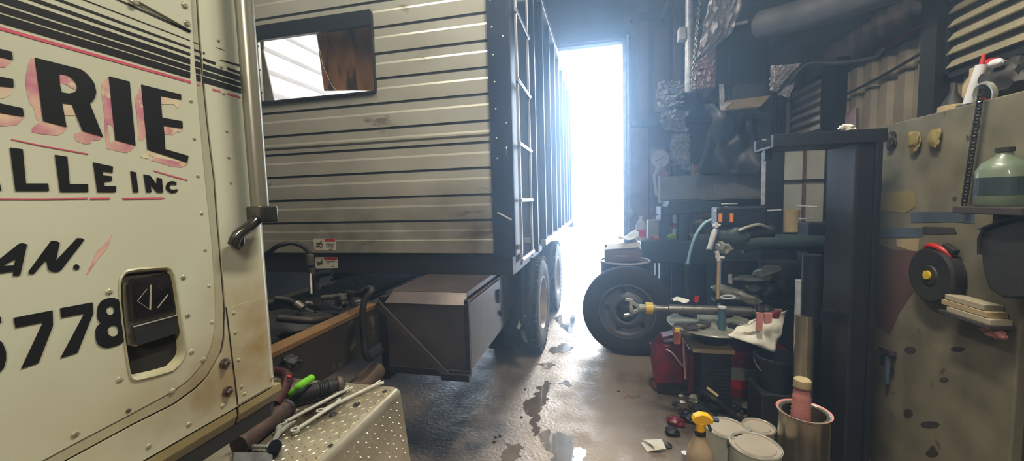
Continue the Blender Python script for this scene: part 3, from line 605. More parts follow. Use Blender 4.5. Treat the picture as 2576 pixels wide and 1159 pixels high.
obj('mud_flap', MB().box((-1.3, 3.62, .4), (-.72, 3.64, 1.1)), 'black_rubber', truck)
# diamond plate step box by the cab
XSt = -.8; zs = .955; ye = 1.40
m = MB(); rr = .035
pr = [V((XSt-.75, 0, zs))]+arc((XSt-rr, 0, zs-rr), (0, 0, 1), (1, 0, 0), rr, 0, PI/2, 8)+[V((XSt+.05, 0, .45)), V((XSt-.75, 0, .45))]
m.extrude(pr, (0, -1.2, 0), (0, ye, 0)); st = obj('step_box', m, 'plate', truck, smooth=30, bev=.012, label='diamond plate aluminium step box')
m = MB(); rnd = random.Random(3)
for i in range(62):
    for j in range(13):
        y = -.2+i*.026+(j % 2)*.013; x = XSt-.03-j*.024
        if y > ye-.03 or x > XSt-.03: continue
        a = PI/4*(1 if (i+j) % 2 else -1)+.2; d = V((math.cos(a), math.sin(a), 0)); e = V((-d.y, d.x, 0)); c = V((x, y, zs))
        m.add([c+d*.0098, c+e*.003, c-d*.0098, c-e*.003, c+V((0, 0, .002))], [(0, 1, 4), (1, 2, 4), (2, 3, 4), (3, 0, 4)])
for i in range(62):
    for j in range(14):
        y = -.2+i*.026+(j % 2)*.013; z = zs-.05-j*.026
        if y > ye-.03: continue
        x = XSt+.05*(zs-rr-z)/(zs-rr-.45)
        a = PI/4*(1 if (i+j) % 2 else -1); d = V((0, math.cos(a), math.sin(a))); e = V((0, -d.z, d.y)); c = V((x, y, z))
        m.add([c+d*.0105, c+e*.0034, c-d*.0105, c-e*.0034, c+V((.0028, 0, 0))], [(0, 1, 4), (1, 2, 4), (2, 3, 4), (3, 0, 4)])
obj('tread_pattern', m, 'plate', st, label='raised diamond tread')
for x, y, r in ((897, 1018, .012), (838, 1043, .012), (968, 984, .008), (832, 1120, .006)):
    c = Q(x, y, Z=zs); obj('grease_lump', MB().blob(c, (r, r*1.3, r*.5), x, .3), 'under_dark', st, smooth=True)
stain_or_shade(MATS['plate'], Q(790, 1040, Z=zs), .2, (70, 56, 40), (1.6, 1, 1), 1.0, 22)
# wheels (duals)
def tyre_prof(Ro, Wd, Ri): return [(Ri, -.40*Wd), (Ri+.02, -.46*Wd), ((Ro+Ri)/2, -.5*Wd), (Ro-.05, -.47*Wd), (Ro-.015, -.40*Wd), (Ro, -.32*Wd), (Ro, -.17*Wd), (Ro-.014, -.16*Wd), (Ro-.014, -.13*Wd), (Ro, -.12*Wd), (Ro, .12*Wd), (Ro-.014, .13*Wd), (Ro-.014, .16*Wd), (Ro, .17*Wd), (Ro, .32*Wd), (Ro-.015, .40*Wd), (Ro-.05, .47*Wd), ((Ro+Ri)/2, .5*Wd), (Ri+.02, .46*Wd), (Ri, .40*Wd)]
def lugs(mb, o, ax, Ro, Wd, n=46):
    ax = V(ax).normalized(); u = ax.orthogonal().normalized(); w = ax.cross(u)
    for k in range(n):
        for s in (-1, 1):
            a = 2*PI*(k+.25*s)/n; rd = u*math.cos(a)+w*math.sin(a); tg = ax.cross(rd)
            M = Matrix((rd, tg, ax)).transposed().to_4x4(); M.translation = V(o)+rd*(Ro-.006)+ax*(s*.395*Wd)
            mb.box((-.022, -.018, -.055*Wd), (.010, .018, .09*Wd), M)
def wheel(x, y, Ro, name='wheel', lab=None, outer=True):
    o = V((x, y, Ro)); Wd = .27; Ri = .29
    mb = MB().lathe(tyre_prof(Ro, Wd, Ri), o, (1, 0, 0), 56, closed=True); lugs(mb, o, (1, 0, 0), Ro, Wd)
    w = obj(name, mb, 'tyre', truck, smooth=30, label=lab)
    if outer:
        obj('sidewall', MB().lathe([(Ri+.0, .405*Wd), (Ri+.02, .468*Wd), ((Ro+Ri)/2, .506*Wd), (Ro-.05, .478*Wd), (Ro-.03, .44*Wd)], o, (1, 0, 0), 56), 'tyre_worn', w, smooth=True, label='dusty tyre sidewall')
        obj('rim', MB().lathe([(Ri+.012, .44*Wd), (Ri+.012, .47*Wd), (Ri-.006, .47*Wd), (Ri-.02, .3*Wd), (Ri-.05, .0), (Ri-.06, -.3*Wd), (.2, -.42*Wd), (.14, -.42*Wd), (.13, -.1*Wd), (.1, .1*Wd), (0, .12*Wd)], o, (1, 0, 0), 48), 'rim_tan', w, smooth=30, label='tan dished steel rim')
        for k in range(10):
            a = 2*PI*k/10; obj('lug_nut', MB().lathe([(.016, -.42*Wd), (.016, -.28*Wd), (0, -.26*Wd)], o+V((0, math.cos(a)*.168, math.sin(a)*.168)), (1, 0, 0), 6), 'steel', w)
    return w
for y, r in ((4.33, .53), (5.95, .53)):
    wheel(-.63-.135, y, r, lab='front pair outer wheel of the rear axles' if y < 5 else 'rear pair outer wheel of the rear axles')
    wheel(-1.1, y, r, outer=False)
    wheel(-2.95, y, r, outer=False)
    obj('axle', MB().tube([V((-2.95, y, r)), V((-.8, y, r))], .07, 16), 'under_dark', truck, smooth=True)
# steer axle, hidden in front of the frame: carries the cab
wheel(-2.3, -.6, .5, outer=False); wheel(-1.15, -.9, .42, outer=False)
obj('axle', MB().tube([V((-2.9, -.6, .5)), V((-1.2, -.6, .5))], .06, 12), 'under_dark', truck)
# ================================================================== RIGHT SIDE OF THE SHOP
mat('green_steel', (58, 74, 76), .5, .2, (40, 52, 56), 5, .8, .15, 20)
mat('dark_steel', (38, 40, 48), .5, .3, (25, 27, 33), 5, .8, .15, 20)
mat('column_steel', (44, 41, 42), .55, .2, (28, 27, 31), 3, .9, .2, 16, spots=(78, 62, 52), ssc=4, sth=.62)
mat('red_paint', (128, 26, 38), .35, 0, (76, 18, 28), 8, .8, .1, 30)
mat('red_bright', (196, 40, 36), .4, 0, (150, 30, 30), 10, .7)
mat('dark_red', (66, 20, 24), .5, 0, (40, 14, 16), 14, .9)
mat('maroon', (124, 28, 46), .35, 0, (72, 20, 32), 8, .8)
mat('orange', (232, 140, 20), .45, 0, (210, 120, 20), 10, .5)
mat('yellow', (222, 190, 40), .4, 0, (200, 165, 30), 10, .5)
mat('yellow_trig', (236, 178, 20), .35, 0, (220, 160, 20), 10, .5)
mat('lime', (120, 200, 40), .7, 0, (96, 176, 30), 30, .7, .4, 90)
mat('lime_spec', (170, 210, 60), .6, 0, (90, 130, 50), 40, .7)
mat('white_plastic', (214, 212, 214), .4, 0, (186, 184, 190), 6, .7)
mat('white_paper', (222, 220, 210), .7, 0, (206, 204, 192), 8, .6)
mat('pink', (206, 140, 132), .5, 0, (170, 110, 104), 8, .7)
mat('pink_sheet', (190, 162, 168), .45, 0, (130, 116, 130), 12, .9, .4, 30)
mat('pink_deep', (214, 40, 110), .35, 0)
mat('cardboard', (120, 96, 80), .8, 0, (98, 78, 66), 6, .7, .1, 20)
mat('grey_box', (156, 160, 166), .6, 0, (134, 138, 144), 6, .7)
mat('drum', (34, 38, 48), .4, .2, (22, 24, 32), 5, .8)
mat('hose_blue', (150, 190, 204), .4, 0, (96, 140, 148), 4, .9)
mat('grease_blue', (72, 110, 122), .35, .1, (58, 92, 104), 10, .7)
mat('casting', (168, 170, 154), .5, .3, (104, 106, 98), 10, .9, .3, 30)
mat('casting_dark', (52, 52, 56), .5, .4, (32, 32, 36), 10, .9, .3, 30)
mat('foil', (216, 220, 228), .4, .2, (120, 124, 140), 14, .9, .5, 20)
mat('plastic_sheet', (198, 196, 204), .35, 0, (140, 138, 150), 7, .9, .5, 14)
mat('duct_wrap', (104, 102, 106), .6, .1, (64, 63, 70), 3, .9, .3, 12)
mat('tank_green', (78, 84, 88), .4, .1, (56, 62, 70), 3, .8, .1, 12)
mat('clock_face', (206, 206, 204), .5, 0, (190, 190, 188), 8, .5)
mat('board', (124, 118, 98), .75, 0, (84, 80, 66), 6, .9, .15, 14, spots=(50, 46, 38), ssc=7, sth=.66)
mat('grey_rag', (104, 106, 104), .9, 0, (70, 72, 70), 30, .8, .3, 80)
mat('disc_grey', (98, 98, 100), .5, .3, (66, 66, 70), 8, .9, .1, 20)
mat('wrench_chrome', (226, 224, 214), .3, .35, (190, 188, 178), 30, .8)
mat('manual_paper', (172, 162, 138), .8, 0, (140, 130, 108), 60, .9, stretch=(1, 1, 12))
mat('rust_brown', (84, 62, 54), .6, .1, (52, 40, 36), 30, .9, .4, 60)
mat('board_red', (96, 64, 58), .7, 0, (76, 60, 54), 5, .8)
mat('board_yellow', (140, 122, 66), .7, 0, (112, 102, 62), 6, .8)
mat('board_blue', (78, 90, 104), .6, 0, (62, 72, 84), 8, .8)
mat('board_dark', (62, 54, 52), .7, 0, (48, 42, 40), 8, .8)
mat('cream', (176, 156, 116), .6, 0, (150, 132, 100), 8, .8)
mat('jug_green', (112, 124, 104), .4, 0, (90, 102, 84), 6, .7, coat=.2)
mat('seat_black', (46, 43, 38), .6, 0, (30, 28, 26), 8, .8, .2, 40)
mat('tin_white', (190, 192, 176), .35, .2, (166, 166, 148), 5, .8)
mat('lid', (186, 176, 160), .35, .35, (160, 148, 132), 5, .8)
mat('tin_metal', (176, 168, 146), .22, .8, (118, 106, 86), 6, .9, .05, 20)
mat('bottle_tan', (170, 150, 124), .3, 0, (140, 120, 96), 7, .8)
mat('lab_purple', (108, 50, 128), .5)
mat('rag_orange', (176, 104, 74), .8, 0, (136, 78, 60), 9, .8, .3, 40)
mat('blind_slat', (206, 198, 168), .35, .2, (176, 168, 142), 5, .8)
mat('pink_tan', (190, 166, 150), .6, 0, (160, 140, 128), 6, .8)
mat('blind_shadow', (112, 99, 90), .6, 0, (90, 80, 72), 6, .8)
mat('pane_dim', (176, 180, 176), .3, 0, (128, 132, 122), 3, .8)
def at(px, py, Y): return Q(px, py, Y=Y)
def stand(z0, c): return V((c.x, c.y, z0))
# ---------------- tyre standing against the drum
def disc_wheel():
    o = at(1578, 787, 4.36); o.z = .475
    t = thing('spare_wheel', (o.x, o.y, 0), 'worn truck tyre on a dark steel wheel, standing on edge before the drum', 'wheel')
    ax = V((-.10, -1, .05)).normalized(); Wd = .26; Ro, Ri = .475, .285
    obj('tyre', MB().lathe(tyre_prof(Ro, Wd, Ri), o, ax, 64, closed=True), 'tyre', t, smooth=25)
    obj('wheel_disc', MB().lathe([(Ri+.015, .42*Wd), (Ri+.012, .46*Wd), (Ri-.006, .46*Wd), (Ri-.02, .3*Wd), (.24, .22*Wd), (.2, .2*Wd), (.17, .28*Wd), (.14, .30*Wd), (.12, .26*Wd), (.11, .1*Wd)], o, ax, 56), 'disc_grey', t, smooth=30, label='dull steel wheel disc')
    obj('hub', MB().lathe([(.12, .0), (.1, .2*Wd), (.07, .45*Wd), (.05, .5*Wd), (0, .5*Wd)], o, ax, 24), 'casting_dark', t, smooth=30)
    u = ax.orthogonal().normalized(); w = ax.cross(u)
    for k in range(5):
        a = 2*PI*k/5+.35; c = o+(u*math.cos(a)+w*math.sin(a))*.215+ax*(.235*Wd)
        obj('hand_hole', MB().lathe([(.03, -.01), (.03, .004), (0, .004)], c, ax, 16), 'black_rubber', t)
disc_wheel()
# ---------------- drum with a cardboard box
dc = at(1572, 650, 4.88); dc.z = 0
t = thing('steel_drum', dc, 'black steel drum standing behind the truck tyre', 'drum')
obj('drum_body', MB().lathe([(.0, 0), (.285, 0), (.29, .02), (.285, .04), (.285, .3), (.293, .31), (.285, .32), (.285, .6), (.293, .61), (.285, .62), (.285, .9), (.292, .92), (.285, .94), (.275, .93), (0, .93)], dc, n=40), 'drum', t, smooth=30)
obj('drum_rim', MB().tube(arc(dc+V((0, 0, .935)), (1, 0, 0), (0, 1, 0), .288, 0, 2*PI, 40)[:-1], .011, 8, closed=True), 'white_plastic', t, smooth=True, label='pale drum rim')
bz = .95; m = MB(); bc = at(1566, 640, 4.86)
a0, a1 = at(1521, 640, 4.70).x, at(1612, 640, 4.70).x
t = thing('cardboard_box', (bc.x, 4.84, bz), 'open cardboard box on top of the black drum', 'box')
bt = at(1521, 628, 4.69).z
obj('carton', MB().box((a0, 4.69, bz), (a1, 5.05, bz+.01)).box((a0, 4.69, bz), (a1, 4.698, bt)).box((a0, 5.042, bz), (a1, 5.05, bt+.02)).box((a0, 4.698, bz), (a0+.008, 5.042, bt+.01)).box((a1-.008, 4.698, bz), (a1, 5.042, bt+.01)), 'cardboard', t)
obj('flap', MB().prism([V((a0, 4.69, bt)), V((a1, 4.69, bt+.03)), V((a1, 4.83, bt+.07)), V((a0+.05, 4.83, bt+.05))], d=(0, 0, .006)), 'white_paper', t, label='pale paper flap of the carton')
obj('printed_band', MB().box((a0+.12, 4.6875, bz+.06), (a0+.26, 4.6898, bz+.075)), 'grey_box', t)
# white sheet of paper bent over the box
m = MB().grid(lambda u, v: at(1556+52*u, 600-14*v+6*math.sin(u*5), 4.75+.25*v)+V((0, 0, .02*math.sin(u*6+v*4))), 10, 6)
tag(obj('paper_sheet', m, 'white_paper', solid=.003, smooth=True), 'bright white sheet of paper lying on the cardboard box', 'paper')
# ---------------- dark green machine bench behind
YM = 5.2
g = thing('machine_bench', (at(1700, 640, 5.35).x, 5.4, 0), 'dark green steel machine bench with open bays, behind the tyre', 'workbench')
zt = at(1650, 606, YM).z; x0, x1 = at(1612, 630, YM).x, at(1800, 630, YM).x
zb_ = at(1700, 662, YM).z
obj('bench_beam', MB().box((x0, YM, zb_), (x1+.5, YM+.5, zt)), 'green_steel', g, bev=.008)
for px0, px1, z1 in ((1662, 1679, 520), (1706, 1733, 535)):
    a, b = at(px0, 600, YM+.02).x, at(px1, 600, YM+.02).x; obj('upright', MB().box((a, YM+.02, zt), (b, YM+.42, at(px0, z1, YM).z)), 'green_steel', g, bev=.006)
m = MB().prism([at(1684, 505, YM), at(1760, 502, YM), at(1815, 508, YM), at(1800, 530, YM), at(1745, 534, YM), at(1700, 540, YM), at(1672, 540, YM)], d=(0, .45, 0)); obj('hood', m, 'green_steel', g, bev=.008, label='dark green hood over the bays')
for px in (1668, 1790): a = at(px, 700, YM).x; obj('leg', MB().box((a-.04, YM+.02, 0), (a+.04, YM+.1, zb_)).box((a-.04, YM+.4, 0), (a+.04, YM+.48, zb_)), 'green_steel', g)
obj('lower_panel', MB().box((at(1690, 700, YM+.2).x, YM+.2, .05), (x1+.45, YM+.23, zb_)), 'dark_steel', g)
# things on the bench
def jug(c, h, m, lab, band, nm='jug'):
    t = thing(nm, c, lab, 'bottle'); s = h/.3
    obj('bottle_body', MB().lathe([(0, 0), (.055*s, 0), (.06*s, .01*s), (.06*s, .19*s), (.045*s, .235*s), (.022*s, .255*s), (.02*s, .275*s), (0, .275*s)], c, n=24), m, t, smooth=40)
    obj('bottle_cap', MB().cyl(c+V((0, 0, .275*s)), c+V((0, 0, .3*s)), .024*s), 'white_plastic', t)
    if band: obj('bottle_label', MB().lathe([(.0612*s, .05*s), (.0612*s, .14*s)], c, n=24), band, t)
    return t
jug(V((at(1613, 590, 5.27).x, 5.3, zt)), .31, 'white_plastic', 'white plastic jug with a hot pink label by the door end of the bench', 'pink_deep', 'plastic_jug')
t = thing('carry_case', (at(1652, 590, 5.45).x, 5.45, zt), 'pale grey carry case with a dark handle on the green bench', 'case')
a, b = at(1630, 590, 5.4).x, at(1672, 590, 5.4).x; zz = at(1650, 553, 5.4).z
obj('case_body', MB().box((a, 5.4, zt), (b, 5.57, zz)), 'grey_box', t, bev=.01); obj('handle', MB().tube(arc(V(((a+b)/2, 5.45, zz)), (1, 0, 0), (0, 0, 1), .07, 0, PI, 10), .009, 8), 'black_rubber', t, smooth=True)
for i, (px, py, r, mm, lab) in enumerate(((1640, 577, .03, 'red_bright', 'small red ball of wire on the bench by the grey case'), (1652, 580, .034, 'orange', 'orange and white coil of cord in front of the grey case'), (1692, 568, .045, 'red_paint', 'brown red scrap in the small open bay'), (1690, 585, .055, 'lime_spec', 'lime green crumpled packet in the small open bay'), (1762, 580, .1, 'casting_dark', 'dark casting in the wide bay of the green bench'), (1757, 556, .07, 'casting', 'grey bracket lying above the dark casting in the bay'))):
    c = at(px, py, 5.38); c.z = max(zt+r*.6, c.z if i in (2, 5) else zt+r*.6)
    tag(obj(('wire_ball', 'cord_coil', 'scrap_piece', 'packet', 'casting', 'bracket')[i], MB().blob(c, (r, r*.8, r*.75), i+20, .35, 3), mm, smooth=True), lab, ('wire', 'cord', 'scrap', 'packet', 'casting', 'bracket')[i])
m = MB(); m.box((at(1755, 540, 5.3).x, 5.3, at(1755, 545, 5.3).z), (at(1792, 540, 5.3).x, 5.5, at(1755, 533, 5.3).z)); tag(obj('parts_tray', m, 'cream', bev=.005), 'pale tray under the hood of the green bench', 'tray')
m = MB().box((at(1735, 597, 5.25).x, 5.23, zt), (at(1790, 597, 5.25).x, 5.4, zt+.075)); tag(obj('steel_bar', m, 'steel', bev=.01), 'bright flat steel bar lying in the wide bay', 'bar')
# ---------------- long white cabinet on the back wall, with things on top
a, b, z0, z1 = at(1659, 470, 6.45).x, at(1932, 470, 6.45).x, at(1700, 505, 6.45).z, at(1700, 442, 6.45).z
t = thing('wall_cabinet', ((a+b)/2, 6.6, z0), 'long pale grey cabinet fixed along the back wall, under the round clock', 'cabinet')
mid = (a+b)/2
obj('cabinet_body', MB().box((a, 6.47, z0), (b, 6.78, z1)), 'pane_dim', t, bev=.006)
obj('door', MB().box((a+.02, 6.45, z0+.02), (mid-.01, 6.47, z1-.02)), 'grey_box', t, bev=.004); obj('door', MB().box((mid+.01, 6.45, z0+.02), (b-.02, 6.47, z1-.02)), 'grey_box', t, bev=.004)
obj('edge_strip', MB().box((a-.02, 6.44, z0-.02), (a+.01, 6.46, z1+.01)).box((a-.02, 6.44, z0-.03), (a+.5, 6.46, z0-.005)), 'white_plastic', t, label='white edge strip')
for i, (px, py, w, d, h, mm, nm, lab) in enumerate(((1742, 430, .05, .05, .2, 'cream', 'bottle', 'slim pinkish bottle on the wall cabinet'), (1752, 430, .08, .08, .15, 'pink', 'tin_box', 'short pink tin on the wall cabinet'), (1829, 430, .36, .02, .42, 'wall_panel', 'cardboard_sheet', 'brownish cardboard sheet leaning over the wall cabinet'), (1880, 430, .14, .1, .2, 'casting_dark', 'oil_can', 'dark can at the far right on the wall cabinet'), (1672, 432, .1, .1, .1, 'rag_orange', 'small_carton', 'small orange brown carton beside the clock'), (1703, 432, .16, .1, .16, 'dark_steel', 'battery_case', 'dark case on the wall cabinet near the clock'))):
    c = at(px, py, 6.58); c.z = z1
    o = obj(nm, MB().box((c.x-w/2, 6.58-d/2, z1), (c.x+w/2, 6.58+d/2, z1+h)) if i not in (0, 3) else MB().lathe([(0, 0), (w/2, 0), (w/2, h*.7), (w/5, h*.85), (w/5, h), (0, h)], c, n=18), mm, bev=.006 if i not in (0, 3) else 0)
    tag(o, lab, ('bottle', 'tin', 'cardboard', 'can', 'carton', 'case')[i])
c = at(1581, 536, 6.66); t = thing('round_reflector', c, 'round pale reflector on a stem at the door jamb', 'reflector'); obj('reflector_disc', MB().lathe([(0, 0), (.075, 0), (.075, .02), (0, .03)], c, (0, -1, 0), 24), 'rag_orange' if False else 'grey_box', t, smooth=30); obj('stem', MB().tube([c+V((0, .01, 0)), c+V((0, .14, -.05))], .012, 8), 'steel', t)
t = thing('task_lamp', at(1655, 480, 6.4), 'small white angled task lamp below the round clock', 'lamp')
obj('lamp_arm', MB().tube([at(1652, 492, 6.38), at(1645, 442, 6.38)], .022, 10), 'white_plastic', t, smooth=True); obj('lamp_head', MB().tube([at(1645, 442, 6.38), at(1656, 425, 6.35), at(1663, 408, 6.3)], [.02, .045, .03], 12), 'white_plastic', t, smooth=True)
t = thing('wall_clock', at(1660, 400, 6.72), 'round white wall dial on the back wall right of the doorway', 'clock'); c = at(1660, 400, 6.78)
obj('clock_case', MB().lathe([(0, 0), (.155, 0), (.158, .03), (.145, .045), (.14, .035)], c, (0, -1, 0), 40), 'grey_box', t, smooth=30)
obj('clock_face', MB().lathe([(.142, .03), (0, .032)], c, (0, -1, 0), 40), 'clock_face', t)
obj('clock_hand', MB().bar(c+V((-.09, -.035, -.045)), c+V((.05, -.035, .03)), .008, .002, (0, 1, 0)), 'dark_steel', t)
# crumpled foil and insulation on the back wall
def drape(name, left, right, Y, mm, lab, cat, fold=.05, nf=5, crinkle=.02, seed=0, nu=26, nv=26, solid=.004, cf=9):
    """cloth or foil hanging between two traced edges, with folds and crinkles in depth"""
    def edge(e, v):
        k = v*(len(e)-1); i = min(int(k), len(e)-2); f = k-i; return e[i][0]*(1-f)+e[i+1][0]*f, e[i][1]*(1-f)+e[i+1][1]*f
    def fn(u, v):
        l, r_ = edge(left, v), edge(right, v); p = at(l[0]*(1-u)+r_[0]*u, l[1]*(1-u)+r_[1]*u, Y)
        d = fold*math.sin(u*nf*2*PI+seed+1.2*math.sin(v*3+seed))*(.4+.6*v)+crinkle*(noise.noise(V((u*cf, v*cf*1.3, seed)))+.6*noise.noise(V((u*cf*2.5, v*cf*3, seed+5))))*2
        e = .02*noise.noise(V((u*5, v*9, seed)))
        return p+V((e, -abs(d), e*.6))
    return tag(obj(name, MB().grid(fn, nu, nv), mm, solid=solid, smooth=28), lab, cat)
drape('foil_sheet', [(1656, 208), (1650, 240), (1655, 272)], [(1726, 206), (1716, 240), (1722, 268)], 6.62, 'foil', 'crumpled silver foil sheet high on the back wall, topmost of three', 'foil', .02, 2, .12, 1, cf=3)
drape('foil_sheet', [(1664, 280), (1660, 305), (1672, 330)], [(1730, 280), (1722, 310), (1728, 334)], 6.62, 'foil', 'crumpled silver foil sheet on the back wall, middle of three', 'foil', .02, 2, .12, 4, cf=3)
drape('foil_sheet', [(1690, 338), (1684, 380), (1690, 432)], [(1738, 336), (1732, 380), (1736, 430)], 6.62, 'foil', 'narrow crumpled foil strip beside the clock, lowest of three', 'foil', .02, 2, .10, 8, cf=3)
drape('plastic_sheeting', [(1790, -40), (1775, 40), (1760, 110), (1750, 150)], [(1880, -40), (1860, 30), (1838, 88), (1800, 118)], 5.15, 'plastic_sheet', 'clear plastic sheeting hanging in folds from the roof beside the pipe', 'sheet', .06, 2.5, .06, 3, cf=4)
drape('plastic_sheeting', [(1752, 155), (1746, 190), (1742, 226)], [(1799, 122), (1797, 170), (1796, 220)], 5.2, 'pink_sheet', 'pinkish crumpled sheet hanging below the clear plastic', 'sheet', .03, 1.5, .05, 7, cf=5)
drape('plastic_sheeting', [(1938, 166), (1936, 200), (1936, 228)], [(2014, 160), (1984, 190), (1952, 233)], 5.0, 'plastic_sheet', 'grey triangular plastic sheet hanging right of the dark unit heater', 'sheet', .03, 1.5, .02, 5)
drape('plastic_sheeting', [(1990, 204), (1968, 226), (1956, 238)], [(1996, 206), (1992, 226), (1982, 248)], 5.0, 'plastic_sheet', 'small grey plastic flap under the drooping black cable', 'sheet', .02, 1, .02, 6, nu=10, nv=10)
m = MB().box((at(1672, 30, 6.3).x, 6.55, at(1672, 195, 6.5).z), (at(1690, 30, 6.3).x+.03, 6.6, at(1672, 85, 6.5).z)); 
# vertical pipe and hoist chain
p0, p1 = at(1733, 232, 5.6), at(1738, -60, 5.6); p1.x = p0.x; p1.y = p0.y
p1.z = 4.5
tag(obj('down_pipe', MB().tube([p0, V((p0.x, p0.y, 4.9))], .05, 20), 'foil', smooth=True), 'pale vertical pipe hanging from the roof right of the doorway', 'pipe')
tag(obj('junction_box', MB().box((at(1706, 80, 5.6).x, 5.55, at(1706, 103, 5.6).z), (at(1724, 80, 5.6).x, 5.68, at(1706, 72, 5.6).z)), 'white_plastic', bev=.01), 'small white box on the pale vertical pipe', 'box')
m = MB(); a, b = at(1770, 20, 5.3), at(1738, 225, 5.3); a2 = V((a.x, a.y, 4.62)); n = 46
for k in range(n):
    q = a2.lerp(b, k/n); s = (b-a2)/n; d = V((.016, 0, 0)) if k % 2 else V((0, .016, 0))
    m.tube([q-d, q-d+s*1.3, q+d+s*1.3, q+d], .006, 5, closed=True)
tag(obj('hoist_chain', m, 'steel'), 'steel hoist chain hanging beside the pale pipe', 'chain')
# unit heater, ducts
a, b = at(1800, 72, 5.5), at(1935, 212, 5.5)
t = thing('unit_heater', ((a.x+b.x)/2, 5.8, b.z), 'big dark box heater hanging under the roof', 'heater')
obj('heater_case', MB().box((a.x, 5.5, b.z), (b.x, 6.1, a.z-.02)), 'dark_steel', t, bev=.015)
obj('heater_grille', MB().box((a.x+.05, 5.485, b.z+.05), (b.x-.05, 5.5, a.z-.08)), 'drum', t, bev=.004)
obj('heater_rod', MB().tube([V((a.x+.1, 5.8, a.z-.03)), V((a.x+.1, 5.8, 4.45))], .012, 8), 'steel', t); obj('heater_rod', MB().tube([V((b.x-.1, 5.8, a.z-.03)), V((b.x-.1, 5.8, 4.1))], .012, 8), 'steel', t)
m = MB().tube(smooth_path([at(1905, 62, 5.0), at(1950, 55, 4.8), at(2100, 30, 4.3), at(2300, -20, 3.6), at(2420, -60, 3.2)], 8), [.06]+[.16]*32, 24) if False else MB()
pth = smooth_path([at(1908, 62, 5.0), at(1930, 58, 4.9), at(2020, 36, 4.5), at(2110, 8, 4.15), at(2330, -70, 3.6)], 8)
m = MB().tube(pth, [.05, .09, .115, .13, .135, .14, .14]+[.14]*(len(pth)-7), 24)
tag(obj('air_duct', m, 'duct_wrap', smooth=60), 'wrapped grey round duct running under the roof to the right', 'duct')
tag(obj('strip_light', MB().bar(at(1845, 62, 5.2), at(1880, 55, 5.2), .03, .03), 'white_plastic'), 'short pale rod under the roof next to the round duct', 'rod')
for i, (x, z) in enumerate(((1.0, 4.45), (1.5, 4.15))):
    tag(obj('roof_pipe', MB().tube([V((x, .5, z)), V((x, 6.7, z))], .05, 14), 'duct_wrap' if i else 'girt', smooth=True), ('dark pipe along the roof nearer the doorway', 'grey pipe along the roof above the heater')[i], 'pipe')
# tank and trough below the heater
drape('hanging_tarp', [(1772, 262), (1788, 300), (1770, 370), (1742, 436)], [(1936, 270), (1946, 300), (1950, 360), (1948, 438)], 6.2, 'tank_green', 'dark blue green tarp hanging in folds behind the trough lamp', 'tarp', .07, 2.2, .09, 2, nu=60, nv=40, cf=1.3)
a, b = at(1826, 275, 5.25), at(1925, 262, 5.25)
t = thing('trough_lamp', ((a.x+b.x)/2, 5.25, a.z), 'tan strip lamp shade hanging in front of the dark tarp', 'lamp')
obj('lamp_shade', MB().prism([a+V((0, 0, -.0)), V((b.x-.05, 5.25, b.z-.02)), b+V((.06, 0, .1)), V((a.x+.02, 5.25, a.z+.1))], d=(0, .12, 0)), 'cream', t)
obj('lamp_back', MB().box((a.x+.1, 5.27, a.z+.08), (b.x, 5.35, a.z+.28)), 'tank_green', t)
obj('lamp_pole', MB().bar(a+V((-.04, 0, 0)), a+V((-.05, 0, .30)), .05, .02, (0, 1, 0)), 'foil', t); obj('pull_clip', MB().tube([a+V((-.05, -.01, -.01)), a+V((-.01, -.01, .03)), a+V((.05, -.01, .07))], .01, 6), 'white_plastic', t)
obj('lamp_wire', MB().tube([V((b.x, 5.3, b.z+.05)), V((b.x, 5.3, 3.9))], .003, 6), 'drum', t); obj('lamp_wire', MB().tube([V((a.x+.05, 5.3, b.z+.02)), V((a.x+.05, 5.3, 4.1))], .003, 6), 'drum', t)
# curved dark hose on the right of the heater
pt = smooth_path([at(1945, 235, 5.2), at(1985, 210, 5.0), at(2010, 180, 4.9), at(2040, 160, 4.8), at(2110, 158, 4.6), at(2200, 146, 4.3), at(2230, 120, 4.2)], 6)
tag(obj('cable_bundle', MB().tube(pt, .025, 10), 'black_rubber', smooth=True), 'black cable bundle drooping from the heater to the right wall', 'cable')
# big lamp shade cone shape: dark fabric hung under the trough
pt = [at(1938, 262, 5.4), at(1944, 330, 5.4)]
tag(obj('door_curtain', MB().grid(lambda u, v: at(1945+30*u, 245+180*v, 5.9)+V((0, .03*math.sin(u*22), 0)), 20, 6), 'under_dark', solid=.01, smooth=True), 'dark cloth hanging between the green tank and the right wall', 'cloth')
# ---------------- right wall: louvred windows, pipes, notices
def louvre(name, y0, y1, z0, z1, n, lab_n):
    m = MB(); x = XR-.02
    m.box((x-.03, y0, z0), (x+.02, y0+.05, z1)).box((x-.03, y1-.05, z0), (x+.02, y1, z1)).box((x-.03, y0, z0), (x+.02, y1, z0+.04)).box((x-.03, y0, z1-.04), (x+.02, y1, z1))
    w = struct(name, m, 'dark_steel')
    struct('back_board', MB().box((x+.01, y0+.05, z0+.04), (x+.018, y1-.05, z1-.04)), 'blind_shadow' if y0 < 4 else 'pink_tan', parent=w)
    h = (z1-z0-.08)/n
    for i in range(n):
        z = z0+.04+h*i; struct('slat', MB().prism([V((x-.05, y0+.05, z+h*.34)), V((x-.03, y0+.05, z+h*.30)), V((x+.006, y0+.05, z+h*.86)), V((x-.006, y0+.05, z+h*.92))], d=(0, y1-y0-.1, 0)), 'blind_slat' if y0 < 4 else 'white_plastic', parent=w)
    return w
louvre('window_1', 2.0, 3.84, 2.55, 3.35, 7, '')
louvre('window_2', 5.55, 6.4, 2.40, 3.14, 6, '')
struct('trim_3', MB().box((XR-.10, 3.84, .0), (XR+.03, 4.0, 3.4)), 'column_steel'); struct('trim_4', MB().box((XR-.09, 5.2, .0), (XR+.03, 5.45, 3.2)), 'dark_steel')
